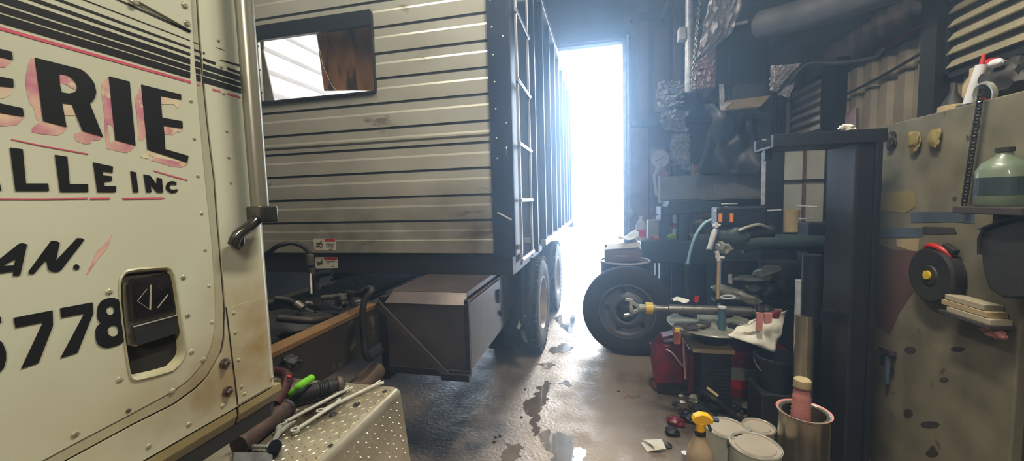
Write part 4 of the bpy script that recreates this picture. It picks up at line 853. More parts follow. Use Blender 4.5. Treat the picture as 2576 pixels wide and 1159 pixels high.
def wtube(name, pts, r, mm, lab, cat): return tag(obj(name, MB().tube(smooth_path([Q(x, y, X=XR-.06) for x, y in pts], 6), r, 8), mm, smooth=True), lab, cat)
wtube('conduit', [(2095, 250), (2140, 232), (2230, 185), (2360, 108)], .014, 'under_dark', 'thin dark conduit rising along the ribbed wall, lower of two', 'pipe')
wtube('conduit', [(2205, 132), (2290, 82), (2355, 38)], .02, 'maroon', 'maroon pipe high on the ribbed wall, upper of two', 'pipe')
tag(obj('wall_notice', MB().prism([Q(x, y, X=XR-.012) for x, y in ((2127, 286), (2154, 268), (2154, 326), (2127, 334))], d=(-.004, 0, 0)), 'pink_sheet'), 'faded pink notice on the ribbed wall above the steel column', 'notice')
# ---------------- glazed screen (dark panel with four panes) behind the column
YP = 4.0
a, b = at(1922, 350, YP), at(2090, 350, YP); zl = 0.0
t = thing('glazed_door', ((a.x+b.x)/2, YP, 0), 'dark steel door leaf with four dull panes behind the column', 'door leaf')
wx0, wx1, wz0, wz1 = at(1973, 450, YP).x, at(2076, 450, YP).x, at(2000, 585, YP).z, at(2000, 376, YP).z
m = MB().prism([V((a.x, YP, zl)), V((b.x+.1, YP, zl)), V((b.x+.1, YP, a.z)), V((a.x, YP, a.z))], [[V((wx0, YP, wz0)), V((wx1, YP, wz0)), V((wx1, YP, wz1)), V((wx0, YP, wz1))]], (0, .05, 0)); obj('door_panel', m, 'dark_steel', t, bev=.004)
obj('pane', MB().box((wx0-.01, YP+.02, wz0-.01), (wx1+.01, YP+.03, wz1+.01)), 'pane_dim', t, label='dull grey panes')
cx_ = (wx0+wx1)/2; zm = at(2030, 453, YP).z
obj('glazing_bar', MB().box((cx_-.01, YP-.005, wz0), (cx_+.01, YP+.02, wz1)), 'board_red', t); obj('glazing_bar', MB().box((wx0, YP-.005, zm-.008), (wx1, YP+.02, zm+.008)), 'dark_steel', t)
obj('edge_strip', MB().box((a.x-.015, YP-.02, at(1922, 515, YP).z), (a.x+.012, YP, a.z)), 'foil', t, label='pale edge strip')
obj('wheel_foot', MB().box((a.x+.05, YP-.1, 0), (a.x+.1, YP+.15, .03)), 'dark_steel', t)
tag(obj('paper_roll', MB().cyl(at(1992, 582, 3.85), at(1992, 528, 3.85), .06, n=20), 'cream', smooth=30), 'cream paper roll standing in front of the dull panes', 'roll')
# ---------------- steel column with top plate (lift post)
CX0, CX1 = 1.40, 1.525; CY = 2.58
t = thing('lift_post', ((CX0+CX1)/2, CY+.1, 0), 'tall dark steel lift post with a top beam, right of the tyre changer', 'post')
obj('side_plate', MB().box((CX0, CY, .02), (CX0+.02, CY+.28, 1.965)), 'column_steel', t, bev=.004, label='brown smeared side plate of the post')
obj('channel', MB().box((CX0+.02, CY+.005, .02), (CX1-.03, CY+.03, 1.965)).box((CX1-.03, CY-.01, .02), (CX1, CY+.29, 1.965)).box((CX0+.02, CY+.25, .02), (CX1-.03, CY+.28, 1.965)), 'dark_steel', t, bev=.003)
obj('top_beam', MB().box((.985, CY-.01, 1.965), (CX1+.02, CY+.03, 2.04)).box((.985, CY+.03, 1.965), (CX1+.02, CY+.25, 1.98)).box((.985, CY+.25, 1.965), (CX1+.02, CY+.29, 2.04)), 'dark_steel', t, bev=.005, label='dark top beam reaching over the machine')
obj('beam_post', MB().box((.99, CY+.12, 1.9), (1.03, CY+.16, 1.965)), 'dark_steel', t)
obj('base_plate', MB().box((CX0-.1, CY-.1, 0), (CX1+.06, CY+.36, .02)), 'column_steel', t)
c = at(2128, 345, 2.6); c.z = 2.041
tag(obj('rag', MB().blob(c+V((0, .0, .015)), (.04, .02, .02), 4, .35), 'white_paper', smooth=True), 'small white rag left on the column top plate', 'rag')
# ram in front of the column
a, b = at(2038, 812, 2.6), at(2020, 1030, 2.6)
rx_ = at(2024, 812, 2.7).x; t = thing('hydraulic_ram', (rx_, 2.7, 0), 'upright hydraulic ram with a dark sleeve and a dull metal rod, beside the post', 'ram')
zx = at(2038, 812, 2.7).z
obj('ram_rod', MB().cyl(V((rx_, 2.7, .0)), V((rx_, 2.7, zx+.05)), .052, n=28), 'tin_metal', t, smooth=30, label='scuffed metal rod')
obj('ram_sleeve', MB().cyl(V((rx_+.03, 2.7, zx)), V((rx_+.03, 2.7, at(2038, 640, 2.7).z)), .05, n=28), 'drum', t, smooth=30)
obj('guide_strip', MB().box((at(2001, 760, 2.74).x, 2.72, zx-.1), (at(2016, 760, 2.74).x, 2.75, at(2008, 705, 2.72).z)), 'foil', t)
obj('ram_bracket', MB().box((rx_+.04, 2.66, .9), (CX0-.001, 2.74, .98)), 'drum', t)
# ---------------- tyre changer
tc0 = at(1790, 812, 3.4)
t = thing('tyre_changer', (tc0.x, 3.45, 0), 'tyre changing machine with a round turntable, red base cabinet and an overhead arm', 'machine')
tz = .652
obj('turntable', MB().lathe([(0, -.05), (.2, -.05), (.3, -.012), (.335, -.008), (.34, .0), (.335, .008), (.1, .01), (.09, .04), (0, .04)], V((tc0.x, 3.4, tz)), n=56), 'casting', t, smooth=25, label='round steel turntable')
obj('rim_wear', MB().tube(arc(V((tc0.x, 3.4, tz+.001)), (1, 0, 0), (0, 1, 0), .338, 0, 2*PI, 56)[:-1], .006, 6, closed=True), 'polished', t, smooth=True)
for k in range(4):
    a_ = PI/4+k*PI/2; c = V((tc0.x, 3.4, tz+.02)); d = V((math.cos(a_), math.sin(a_), 0)); obj('jaw', MB().bar(c+d*.14, c+d*.29, .05, .035), 'steel_dark', t, bev=.005)
obj('pedestal', MB().lathe([(.11, .40), (.12, .5), (.16, .56), (.2, .6)], V((tc0.x, 3.4, 0)), n=32), 'casting_dark', t, smooth=30)
ca = at(1762, 900, 3.22); cb = at(1838, 900, 3.22)
obj('pedal_box', MB().box((ca.x, 3.2, .05), (cb.x, 3.5, at(1800, 888, 3.2).z)), 'dark_steel', t, bev=.006, label='grey ribbed front cover')
m = MB()
for k in range(9): z = .1+k*.03; m.box((ca.x+.02, 3.195, z), (cb.x-.02, 3.2, z+.012))
obj('cover_rib', m, 'steel_dark', t); obj('cover_top', MB().box((ca.x-.06, 3.19, at(1800, 888, 3.2).z), (cb.x+.02, 3.5, at(1800, 882, 3.2).z+.012)), 'cream', t)
obj('cabinet', MB().box((cb.x+.002, 3.3, .08), (at(1995, 950, 3.3).x, 3.85, at(1900, 885, 3.3).z)), 'red_paint', t, bev=.01, label='red base cabinet')
obj('cabinet', MB().box((tc0.x-.17, 3.40, .02), (ca.x-.002, 3.8, .42)), 'red_paint', t, bev=.01, label='red base cabinet, door side')
for z0_, z1_, mm in ((925, 955, 'casting'), (955, 978, 'red_bright')):
    za, zb3 = at(1840, z1_, 3.29).z, at(1840, z0_, 3.29).z; obj('painted_band', MB().box((cb.x+.004, 3.292, za), (at(1920, 950, 3.3).x, 3.299, zb3)), mm, t)
# arm with head
ya = 3.42; za = 1.315
m = MB().tube(smooth_path([V((at(1862, 620, ya).x, ya, za-.035)), V((at(1890, 620, ya).x, ya, za-.005)), V((at(1950, 620, ya).x, ya, za)), V((at(2075, 620, ya).x, ya, za-.01))], 6), .065, 20); obj('swing_arm', m, 'green_steel', t, smooth=True, label='thick rounded overhead arm')
obj('arm_post', MB().box((at(2030, 620, ya).x, ya-.02, .02), (at(2085, 620, ya).x, ya+.16, at(2050, 560, ya).z)), 'dark_steel', t, bev=.01)
obj('arm_head', MB().box((at(1797, 560, ya).x, ya-.08, at(1800, 568, ya).z), (at(1920, 560, ya).x, ya+.1, at(1800, 520, ya).z)), 'dark_steel', t, bev=.015, label='dark head housing')
obj('head_casting', MB().blob(at(1845, 595, ya), (.14, .09, .12), 31, .2), 'green_steel', t, smooth=True); obj('head_casting', MB().blob(at(1822, 620, ya-.02), (.06, .06, .06), 33, .2), 'casting', t, smooth=True)
obj('motor', MB().cyl(at(1868, 588, ya), at(1940, 580, ya), .06, n=24), 'casting_dark', t, smooth=30); obj('bent_tube', MB().tube(smooth_path([at(1856, 580, ya-.08), at(1885, 570, ya-.08), at(1910, 565, ya-.08), at(1930, 572, ya-.06)], 5), .014, 10), 'casting', t, smooth=True)
for px in (1812, 1840): obj('marker_lamp', MB().box((at(px-4, 547, ya-.09).x, ya-.095, at(px, 559, ya-.09).z), (at(px+5, 547, ya-.09).x, ya-.081, at(px, 537, ya-.09).z)), 'orange', t, bev=.003, label='orange marker')
obj('tray_edge', MB().tube([at(1798, 530, ya-.05), at(1806, 529, ya-.05), at(1812, 524, ya-.05), at(1830, 521, ya-.05)], .008, 8), 'white_plastic', t, smooth=True)
m = MB()
for (x0_, y0_, x1_, y1_) in ((1860, 525, 1920, 524), (1815, 513, 1855, 512), (1925, 530, 1965, 528), (2010, 550, 2048, 549), (2005, 518, 2055, 520)):
    m = MB().tube([at(x0_, y0_, ya-.02), at(x1_, y1_, ya-.02)], .006, 6); obj('steel_strip', m, 'foil', t)
obj('hex_shaft', MB().cyl(at(1808, 655, ya-.06), at(1806, 752, ya-.06), .013, n=6), 'cream', t)
obj('shaft_clamp', MB().cyl(at(1803, 632, ya-.06), at(1808, 655, ya-.06), .016).cyl(at(1800, 646, ya-.06), at(1822, 648, ya-.06), .01), 'white_plastic', t, smooth=30)
obj('lever', MB().tube([at(1800, 575, ya-.1), at(1797, 585, ya-.1), at(1785, 625, ya-.1), at(1778, 624, ya-.1)], [.014, .022, .02, .012], 12), 'white_plastic', t, smooth=True, label='white hand lever')
obj('lever_knob', MB().cyl(at(1793, 567, ya-.1), at(1812, 566, ya-.1), .012).cyl(at(1802, 572, ya-.1), at(1801, 560, ya-.1), .016), 'white_plastic', t, smooth=30)
obj('air_line', MB().tube(smooth_path([at(1790, 552, ya-.08), at(1770, 563, ya-.08), at(1750, 592, ya-.08), at(1737, 630, ya-.06), at(1730, 662, ya-.04)], 8), .011, 10), 'hose_blue', t, smooth=True, label='pale blue curved air line')
obj('air_line_end', MB().tube(smooth_path([at(1730, 662, ya-.04), at(1728, 700, ya), at(1732, 740, ya+.05)], 6), .024, 12), 'green_steel', t, smooth=True)
# dark machine body below the arm
obj('side_frame', MB().box((at(1812, 700, 3.75).x, 3.72, .4), (at(2010, 700, 3.75).x, 3.84, at(1900, 655, 3.75).z)), 'column_steel', t, bev=.01)
# ---------------- drive shaft lying over the turntable
sy = 3.3; zz = tz+.075
t = thing('drive_shaft', (at(1770, 778, sy).x, sy, zz-.04), 'steel drive shaft with a yellow taped end lying across the turntable', 'drive shaft')
P0 = at(1612, 777, sy); P1 = at(1960, 778, sy); P0.z = P1.z = .79
def sp(px): return V((at(px, 778, sy).x, sy, .79))
obj('shaft_tube', MB().tube([sp(1650), sp(1680), sp(1682), sp(1890), sp(1892), sp(1905)], [.024, .024, .036, .036, .026, .026], 20), 'steel', t, smooth=30, label='bright steel shaft tube')
obj('tape', MB().cyl(sp(1624), sp(1642), .047, n=20), 'yellow', t, smooth=30, label='yellow tape ring'); obj('slip_joint', MB().cyl(sp(1608), sp(1650), .03, n=18), 'casting', t, smooth=30)
m = MB(); q = sp(1608)
m.bar(q+V((0, 0, .01)), q+V((-.07, 0, .055)), .03, .022); m.bar(q-V((0, 0, .01)), q+V((-.07, 0, -.055)), .03, .022); m.cyl(q+V((-.065, 0, .07)), q+V((-.065, 0, -.07)), .016); m.cyl(q+V((-.065, -.06, 0)), q+V((-.065, .06, 0)), .016)
m.bar(q+V((-.065, 0, .06)), q+V((-.11, 0, .07)), .03, .02); m.bar(q+V((-.065, 0, -.06)), q+V((-.12, 0, -.07)), .03, .02)
obj('yoke', m, 'casting', t, smooth=30, label='forked yoke at the open end')
obj('rubber_boot', MB().lathe([(.026, 0), (.055, .01), (.06, .04), (.052, .06), (.06, .08), (.055, .11), (.03, .13)], sp(1905)-V((.02, 0, 0)), (1, 0, 0), 24), 'casting_dark', t, smooth=True); obj('shaft_stub', MB().cyl(sp(1935), sp(1965), .028), 'cream', t, smooth=30)
# parts on the turntable
c = at(1815, 806, 3.24); c.z = tz+.012
c2 = V((at(1817, 780, 3.22).x, 3.22, tz+.012)); t = thing('grease_cartridge', c2, 'blue grey grease cartridge standing on the turntable before the drive shaft', 'cartridge')
obj('tube_body', MB().cyl(c2, c2+V((0, 0, .165)), .028, n=24), 'grease_blue', t, smooth=30); obj('tube_cap', MB().cyl(c2+V((0, 0, .165)), c2+V((0, 0, .178)), .031, n=24), 'white_plastic', t, smooth=30); obj('tube_band', MB().cyl(c2+V((0, 0, .15)), c2+V((0, 0, .16)), .0285, n=24), 'board_blue', t)
for i, (px, py, Y, l, w, rz, lab) in enumerate(((1720, 796, 3.28, .17, .03, .2, 'flat wrench at the door side of the turntable'), (1745, 790, 3.2, .16, .035, .5, 'forked bracket lying in front of the drive shaft'), (1770, 808, 3.25, .12, .05, 1.0, 'small curved plate near the turntable middle'), (1858, 795, 3.3, .16, .04, -.5, 'pale flat plate at the column side of the turntable'), (1735, 812, 3.16, .12, .03, .1, 'short steel bar at the near edge of the turntable'))):
    c = at(px, py, Y); c.z = tz+.02+i*.004
    tag(obj('steel_part', MB().cbox(c, (l, w, .014), (0, .05*(-1)**i, rz)).cbox(c+V((l*.35*math.cos(rz), l*.35*math.sin(rz), .006)), (w*1.3, w*1.3, .02), (0, 0, rz)), 'casting' if i % 2 else 'steel', bev=.003), lab, 'part', 'loose parts on the turntable')
tag(obj('rag', MB().grid(lambda u, v: V((at(1692+40*u, 760, 3.42).x, 3.38+.12*v, .83+.012*math.sin(u*7+v*5))), 8, 6), 'white_paper', solid=.004, smooth=True), 'white paper lying over the drive shaft', 'paper')
tag(obj('red_tag', MB().cbox(at(1752, 752, 3.42), (.035, .01, .055), (0, .2, 0)), 'red_bright', bev=.002), 'bright red tag by the white paper on the shaft', 'tag')
# heap of castings behind the turntable on a stand
st_ = bpy.data.objects['tyre_changer']
sx0, sx1 = at(1790, 760, 3.7).x, at(1985, 760, 3.7).x; SZ = .80
obj('rear_shelf', MB().box((sx0, 3.59, SZ-.03), (sx1, 3.715, SZ)), 'casting_dark', st_, bev=.004)
for i, (px, py, r, rot, mm, lab) in enumerate(((1835, 735, (.15, .06, .05), (0, .35, .1), 'casting', 'long pale green casting at the door end of the heap'), (1880, 748, (.11, .06, .055), (0, .35, 0), 'casting', 'round nosed grey casting low in the heap'), (1893, 700, (.14, .06, .028), (0, 0, .1), 'casting', 'flat pale casting laid across the top of the heap'), (1925, 684, (.12, .05, .045), (0, -.35, 0), 'casting', 'tilted grey elbow casting topping the heap'), (1935, 735, (.09, .07, .08), (0, .2, 0), 'casting_dark', 'dark lumpy housing at the column end of the heap'), (1965, 715, (.06, .06, .06), (0, 0, 0), 'casting_dark', 'dark knob shaped casting beside the ram'), (1900, 725, (.1, .07, .06), (0, 0, .3), 'casting_dark', 'dark casting buried in the middle of the heap'))):
    c = at(px, py, 3.6); tag(obj('metal_casting', MB().blob(c, r, i+40, .18, 1.8, rot=rot), mm, smooth=35), lab, 'casting', 'castings heaped behind the turntable')
tag(obj('gasket', MB().tube([at(1831+18*math.cos(a_*PI/6), 747+4*math.sin(a_*PI/6), 3.5-.03*math.sin(a_*PI/6)) for a_ in range(12)], .008, 6, closed=True), 'white_plastic', smooth=True), 'thin white ring gasket behind the drive shaft', 'gasket')
tag(obj('wooden_stick', MB().bar(at(1911, 640, 3.62), at(1911, 690, 3.62), .02, .02, (0, 1, 0)), 'board_red'), 'short wooden stick upright above the castings', 'stick')
tag(obj('white_socket', MB().cyl(at(1837, 690, 3.6), at(1838, 712, 3.6), .016), 'white_plastic', smooth=30), 'white stub fitting at the door end of the castings', 'fitting')
# plastic sheet with pink strips and other things by the column
tag(obj('plastic_bag', MB().grid(lambda u, v: at((1-v)*(1886+94*u)+v*(1828+122*u), (1-v)*(806-26*u)+v*(842+44*u)+5*noise.noise(V((u*3, v*3, 1))), 3.13-.1*v)+V((0, .05*noise.noise(V((u*3, v*3, 2))), 0)), 14, 14), 'white_paper', solid=.004, smooth=30), 'white plastic sheet draped over the red cabinet beneath the shaft', 'sheet')
tag(obj('pink_strip', MB().prism([at(1904, 786, 3.0), at(1920, 788, 3.0), at(1918, 832, 3.0), at(1905, 830, 3.0)], d=(0, .02, 0)), 'pink'), 'long pink strip hanging against the white sheet', 'strip')
tag(obj('pink_block', MB().prism([at(1924, 788, 3.0), at(1944, 788, 3.0), at(1942, 812, 3.0), at(1925, 816, 3.0)], d=(0, .03, 0)), 'pink', bev=.003), 'short pink block beside the long pink strip', 'block')
tag(obj('maroon_block', MB().prism([at(1944, 786, 3.0), at(1966, 782, 3.0), at(1960, 802, 3.0), at(1946, 802, 3.0)], d=(0, .03, 0)), 'maroon', bev=.003), 'maroon block under the end of the shaft', 'block')
# bucket and boxes low right
c = at(1953, 945, 2.95); c.z = 0
zb4 = at(1953, 975, 2.95).z; zt4 = at(1953, 893, 2.95).z
t = thing('bucket', (c.x, 2.95, zb4), 'black plastic bucket standing on a low crate before the red cabinet', 'bucket')
obj('bucket_wall', MB().lathe([(0, .0), (.10, 0), (.135, zt4-zb4-.02), (.142, zt4-zb4-.02), (.142, zt4-zb4), (.13, zt4-zb4), (.095, .012), (0, .012)], V((c.x, 2.95, zb4)), n=36), 'drum', t, smooth=30)
obj('handle', MB().tube(arc(V((c.x, 2.95, zt4-.02)), (1, 0, 0), (0, -.5, -.86), .145, 0, PI, 14), .004, 6), 'steel', t, smooth=True)
tag(obj('crate', MB().box((c.x-.13, 2.84, .0), (c.x+.12, 3.1, zb4)), 'casting_dark', bev=.01), 'dark low crate under the black bucket', 'crate')
# red jug with handle
c = at(1688, 940, 3.48)
t = thing('fuel_can', (c.x, 3.48, 0), 'dark red plastic fuel can with a moulded handle, in front of the tyre', 'can')
pr_ = [(1640, 905), (1650, 868), (1668, 848), (1700, 842), (1716, 858), (1722, 905), (1720, 965), (1648, 965)]
hl = [(1664, 862), (1675, 852), (1700, 852), (1706, 862), (1690, 866), (1672, 868)]
ff = lambda l: [at(x, y, 3.42) for x, y in l]
obj('can_body', MB().prism(ff(pr_), [ff(hl)], (0, .14, 0)), 'maroon', t, bev=.012)
obj('can_base', MB().box((at(1655, 960, 3.42).x, 3.43, 0), (at(1714, 960, 3.42).x, 3.55, at(1680, 960, 3.42).z)), 'casting_dark', t, bev=.008)
obj('spout', MB().tube([at(1648, 885, 3.42), at(1636, 862, 3.4)], .012, 10), 'maroon', t); obj('strap', MB().tube(smooth_path([at(1676, 878, 3.40), at(1692, 888, 3.39), at(1705, 905, 3.39), at(1718, 920, 3.40)], 5), .006, 8), 'white_plastic', t, smooth=True)
tag(obj('strut_rod', MB().cyl(at(1718, 848, 3.36), at(1724, 952, 3.36), .01), 'pink', smooth=30), 'thin pinkish rod standing against the red fuel can', 'rod')
tag(obj('rag', MB().blob(Q(1664, 968, Z=.03), (.08, .05, .05), 51, .3), 'rag_orange', smooth=True), 'orange brown rag on the floor below the fuel can', 'rag')
tag(obj('spark_plug_box', MB().cbox(V((at(1703, 822, 3.2).x, 3.2, .59)), (.05, .04, .09)), 'rag_orange'), 'small orange box at the near rim below the turntable', 'box')
tag(obj('yellow_cap', MB().cyl(at(1704, 826, 3.15), at(1704, 832, 3.15), .02), 'yellow'), 'yellow cap stuck on the small orange box', 'cap')
# floor debris around
rnd = random.Random(11)
deb = [(1722, 985, .05, 'black_rubber', 'black rubber lump on the floor below the fuel can'), (1740, 960, .05, 'casting', 'pale grey block on the floor beside the cabinet'), (1712, 995, .025, 'casting', 'small grey nut shaped piece on the floor'), (1716, 1010, .024, 'foil', 'silver plug on the floor among the scrap'), (1752, 1003, .055, 'casting', 'flat grey casting on the floor left of the belts'), (1745, 1022, .04, 'steel', 'short bright pipe end on the floor'), (1780, 1030, .09, 'black_rubber', 'big black rubber boot on the floor before the cabinet'), (1815, 1040, .1, 'casting_dark', 'dark drum casting on the floor behind the spray bottle'), (1870, 1020, .09, 'casting_dark', 'dark greasy block on the floor behind the paint tins'), (1900, 1010, .05, 'casting', 'grey ball joint on the floor behind the paint tins'), (1930, 1050, .12, 'drum', 'dark shiny case on the floor beside the tall tin'), (1690, 1085, .05, 'casting_dark', 'grimy lump on the floor between paper and spray bottle'), (1700, 1060, .06, 'red_paint', 'dull red part on the floor left of the spray bottle'), (1680, 1120, .03, 'steel', 'bent steel piece on the floor by the folded papers'),
 (1735, 1050, .06, 'drum', 'dark shiny knob on the floor right of the dull red part'), (1850, 985, .06, 'casting_dark', 'dark iron lump on the floor under the red cabinet'), (1825, 1010, .04, 'steel', 'bright fitting among the dark lumps behind the spray bottle'), (1895, 1055, .06, 'rust_brown', 'rusty brown part on the floor behind the tan tin'), (1722, 1035, .04, 'steel_dark', 'small dark steel ring shaped scrap left of the rubber boot'), (1800, 1065, .05, 'rust_brown', 'brown greasy part on the floor right behind the spray bottle'), (1700, 1015, .03, 'steel_dark', 'small dark scrap at the aisle side of the heap')]
for i, (px, py, r, mm, lab) in enumerate(deb):
    c = Q(px, py, Z=r*.5); tag(obj('scrap_part', MB().blob(c, (r, r*.75, r*.6), 60+i, .3, 2, 2 if r < .04 else 3), mm, smooth=40), lab, 'scrap', 'scrap parts on the shop floor')
tag(obj('belt', MB().tube(smooth_path([Q(1765, 985, Z=.15), Q(1790, 1000, Z=.2), Q(1830, 1030, Z=.12), Q(1860, 1060, Z=.04)], 6), .02, 8), 'casting_dark', smooth=True), 'black hose arching down to the floor in front of the ribbed cover', 'hose')
tag(obj('pipe_bar', MB().cyl(Q(1778, 975, Z=.2), Q(1806, 996, Z=.16), .012), 'cream', smooth=30), 'pale short bar leaning over the black rubber boot', 'bar')
# folded papers on the floor
c = Q(1640, 1118, Z=0); t = thing('folded_paper', c, 'creased white papers lying on the concrete floor', 'paper')
f3 = lambda l, z: [Q(x, y, Z=z) for x, y in l]
m = MB().add([Q(1612, 1113, Z=.004), Q(1628, 1136, Z=.004), Q(1662, 1130, Z=.03), Q(1640, 1108, Z=.028)], [(0, 1, 2, 3)]); obj('lower_sheet', m, 'white_paper', t, solid=.002)
m = MB().add([Q(1617, 1106, Z=.03), Q(1640, 1118, Z=.045), Q(1664, 1104, Z=.05), Q(1676, 1128, Z=.03), Q(1648, 1132, Z=.022)], [(0, 1, 2), (1, 3, 2), (1, 4, 3)]); obj('upper_sheet', m, 'white_paper', t, solid=.002)
# ---------------- low cart with tins, near the camera
KZ = .55
t = thing('low_cart', (.62, 1.5, 0), 'low steel cart below the paint tins at the lower edge', 'cart')
obj('cart_top', MB().box((.28, 1.15, KZ-.03), (1.02, 1.655, KZ)), 'steel_dark', t, bev=.004)
for x in (.31, .99):
    for y in (1.18, 1.62): obj('leg', MB().box((x-.015, y-.015, 0), (x+.015, y+.015, KZ-.03)), 'steel_dark', t)
def tin(name, px, Y, r, h, mm, lab, top='lid', lid=True, px2=None):
    c = V((px, Y, KZ)); t = thing(name, c, lab, 'tin')
    obj('tin_body', MB().lathe([(0, 0), (r, 0), (r+.003, .003), (r, .006), (r, h-.008), (r+.004, h-.004), (r+.004, h), (r-.004, h)], c, n=44), mm, t, smooth=30)
    if lid: obj('lid', MB().lathe([(r-.004, h), (r-.006, h-.006), (r-.016, h-.006), (r-.018, h-.001), (0, h-.001)], c, n=44), top, t, smooth=30)
    else: obj('tin_inside', MB().lathe([(r-.004, h), (r-.012, h-.002), (r-.012, .01), (0, .01)], c, n=44), top, t, smooth=30)
    obj('tin_rim', MB().tube(arc(c+V((0, 0, h)), (1, 0, 0), (0, 1, 0), r, 0, 2*PI, 44)[:-1], .0028, 6, closed=True), 'polished', t, smooth=True)
    return t
p = Q(1900, 1118, Z=KZ+.195); tin('paint_tin', p.x, p.y, .085, .195, 'tin_white', 'white paint tin with a dull lid, nearest of the tins')
p = Q(1846, 1097, Z=KZ+.19); tt = tin('paint_tin', p.x-.008, p.y+.06, .078, .19, 'tin_white', 'white paint tin with a bare metal rim, left and behind the nearest tin', lid=True)
obj('tin_ear', MB().tube([Q(1832, 1120, Y=p.y-.04), Q(1845, 1128, Y=p.y-.04), Q(1848, 1135, Y=p.y-.04)], .003, 6), 'black_rubber', tt)
p = Q(1928, 1098, Z=KZ+.18); tin('paint_tin', p.x, p.y+.075, .058, .18, 'bottle_tan', 'tan tin mostly hidden behind the two white paint tins')
p = Q(2022, 1035, Z=KZ+.30); TX, TY_ = p.x, p.y
tl = tin('tall_tin', TX, TY_, .083, .30, 'tin_metal', 'tall bare metal tin holding the pink bottle', 'tin_metal', lid=False)
obj('tin_label', MB().lathe([(.0835, 0), (.0835, .06)], V((TX, TY_, KZ+.0)), n=44), 'lab_purple', tl, label='purple printed band at the foot')
obj('rim_flare', MB().lathe([(.083, .296), (.091, .305), (.085, .302)], V((TX, TY_, KZ)), n=44), 'pink', tl, smooth=True, label='pink smeared lip')
c = V((TX-.012, TY_, KZ+.2)); t = thing('hand_cleaner', c, 'pink ribbed bottle standing up out of the tall metal tin', 'bottle')
z0_ = 0; pr = [(0, -.185), (.034, -.185), (.036, .02)]
for k in range(9): pr += [(.036-.0006*k, .03+k*.016), (.0325-.0006*k, .038+k*.016)]
pr += [(.028, .175), (.022, .19), (.022, .2)]
obj('bottle_body', MB().lathe(pr, c, (.02, 0, 1), 28), 'pink', t, smooth=50); obj('bottle_cap', MB().lathe([(.024, .2), (.028, .202), (.028, .228), (.024, .232), (0, .232)], c, (.02, 0, 1), 24), 'cream', t, smooth=30); obj('cap_ring', MB().lathe([(.03, .195), (.03, .2), (.022, .203)], c, (.02, 0, 1), 24), 'board_red', t)
# spray bottle
p = Q(1762, 1040, Z=KZ+.30); c = V((p.x, p.y, KZ)); k0 = 1.25; t = thing('spray_bottle', c, 'spray bottle with a bright yellow trigger head beside the white tins', 'bottle')
n0 = set(bpy.data.objects)
obj('bottle_body', MB().lathe([(0, 0), (.036, 0), (.04, .006), (.04, .10), (.034, .13), (.02, .155), (.015, .17), (.015, .178)], c, n=28), 'bottle_tan', t, smooth=50)
obj('collar', MB().cyl(c+V((0, 0, .172)), c+V((0, 0, .184)), .0165), 'black_rubber', t, smooth=30)
m = MB().cyl(c+V((0, 0, .184)), c+V((0, 0, .215)), .0135); hx = [(-.018, .21), (.012, .208), (.034, .216), (.036, .228), (.022, .24), (-.002, .243), (-.02, .234), (-.026, .22)]
m.prism([c+V((x, -.012, z)) for x, z in hx], d=(0, .024, 0)); obj('trigger_head', m, 'yellow_trig', t, bev=.003, smooth=30, label='bright yellow trigger head')
obj('trigger', MB().tube(smooth_path([c+V((.018, 0, .212)), c+V((.026, 0, .2)), c+V((.03, 0, .188))], 4), .005, 8), 'board_blue', t, smooth=True); obj('nozzle', MB().cyl(c+V((.034, 0, .226)), c+V((.052, 0, .224)), .009, .007), 'board_blue', t, smooth=30, label='dark blue nozzle')
for o_ in set(bpy.data.objects)-n0: o_.scale = (k0, k0, k0)
p = Q(1724, 1155, Z=KZ+.03); tag(obj('tube_cap', MB().cyl(V((p.x, p.y, KZ)), V((p.x, p.y, KZ+.06)), .016), 'white_plastic', smooth=30), 'white cap at the lower edge left of the spray bottle', 'cap')
p = Q(1790, 1120, Z=KZ+.05); tag(obj('clear_jar', MB().lathe([(0, 0), (.025, 0), (.026, .07), (.018, .085), (.018, .1), (0, .1)], V((p.x+.005, p.y+.03, KZ)), n=24), 'grey_box', smooth=40), 'small grey jar between the spray bottle and the tins', 'jar')
# ---------------- tall tool board on the right
BX = 1.65; BY0, BY1, BZ = 1.95, 2.81, 2.08
t = thing('tool_board', (BX+.3, 2.4, 0), 'tall olive grey board cabinet on the right with tools hung on its side', 'cabinet')
obj('cabinet_side', MB().box((BX, BY0, 0), (BX+.6, BY1, BZ)), 'board', t, bev=.006)
bq = lambda l, o=0: [Q(x, y, X=BX)+V((-o, 0, 0)) for x, y in l]
for i, (l, mm, lb) in enumerate((([(2216, 482), (2300, 480), (2302, 520), (2280, 535), (2216, 530)], 'board_yellow', 'faded yellow patch'), ([(2292, 533), (2452, 532), (2452, 562), (2400, 558), (2292, 560)], 'board_blue', 'blue grey painted strip'), ([(2218, 575), (2322, 572), (2322, 596), (2218, 598)], 'board_blue', 'blue grey painted strip'), ([(2322, 570), (2400, 572), (2408, 588), (2322, 590)], 'board_dark', 'dark painted strip'), ([(2256, 602), (2312, 600), (2310, 636), (2256, 618)], 'cream', 'orange tan patch'), ([(2206, 612), (2250, 628), (2310, 632), (2320, 700), (2260, 790), (2240, 840), (2204, 820)], 'board_red', 'faded red brown patch'), ([(2410, 522), (2452, 522), (2452, 534), (2410, 532)], 'board_yellow', 'yellow edge'))):
    obj('paint_patch', MB().prism(bq(l), d=(-.0015, 0, 0)), mm, t, label=lb)
for x, y, w, h in ((2290, 880, 14, 9), (2410, 878, 18, 7), (2375, 955, 12, 6), (2285, 1040, 12, 12), (2340, 1068, 24, 9), (2345, 1140, 16, 10)):
    obj('board_hole', MB().prism([p + V((-.0, 0, 0)) for p in bq(ell(x, y, w, h, 14))], d=(-.0012, 0, 0)), 'board_dark', t)
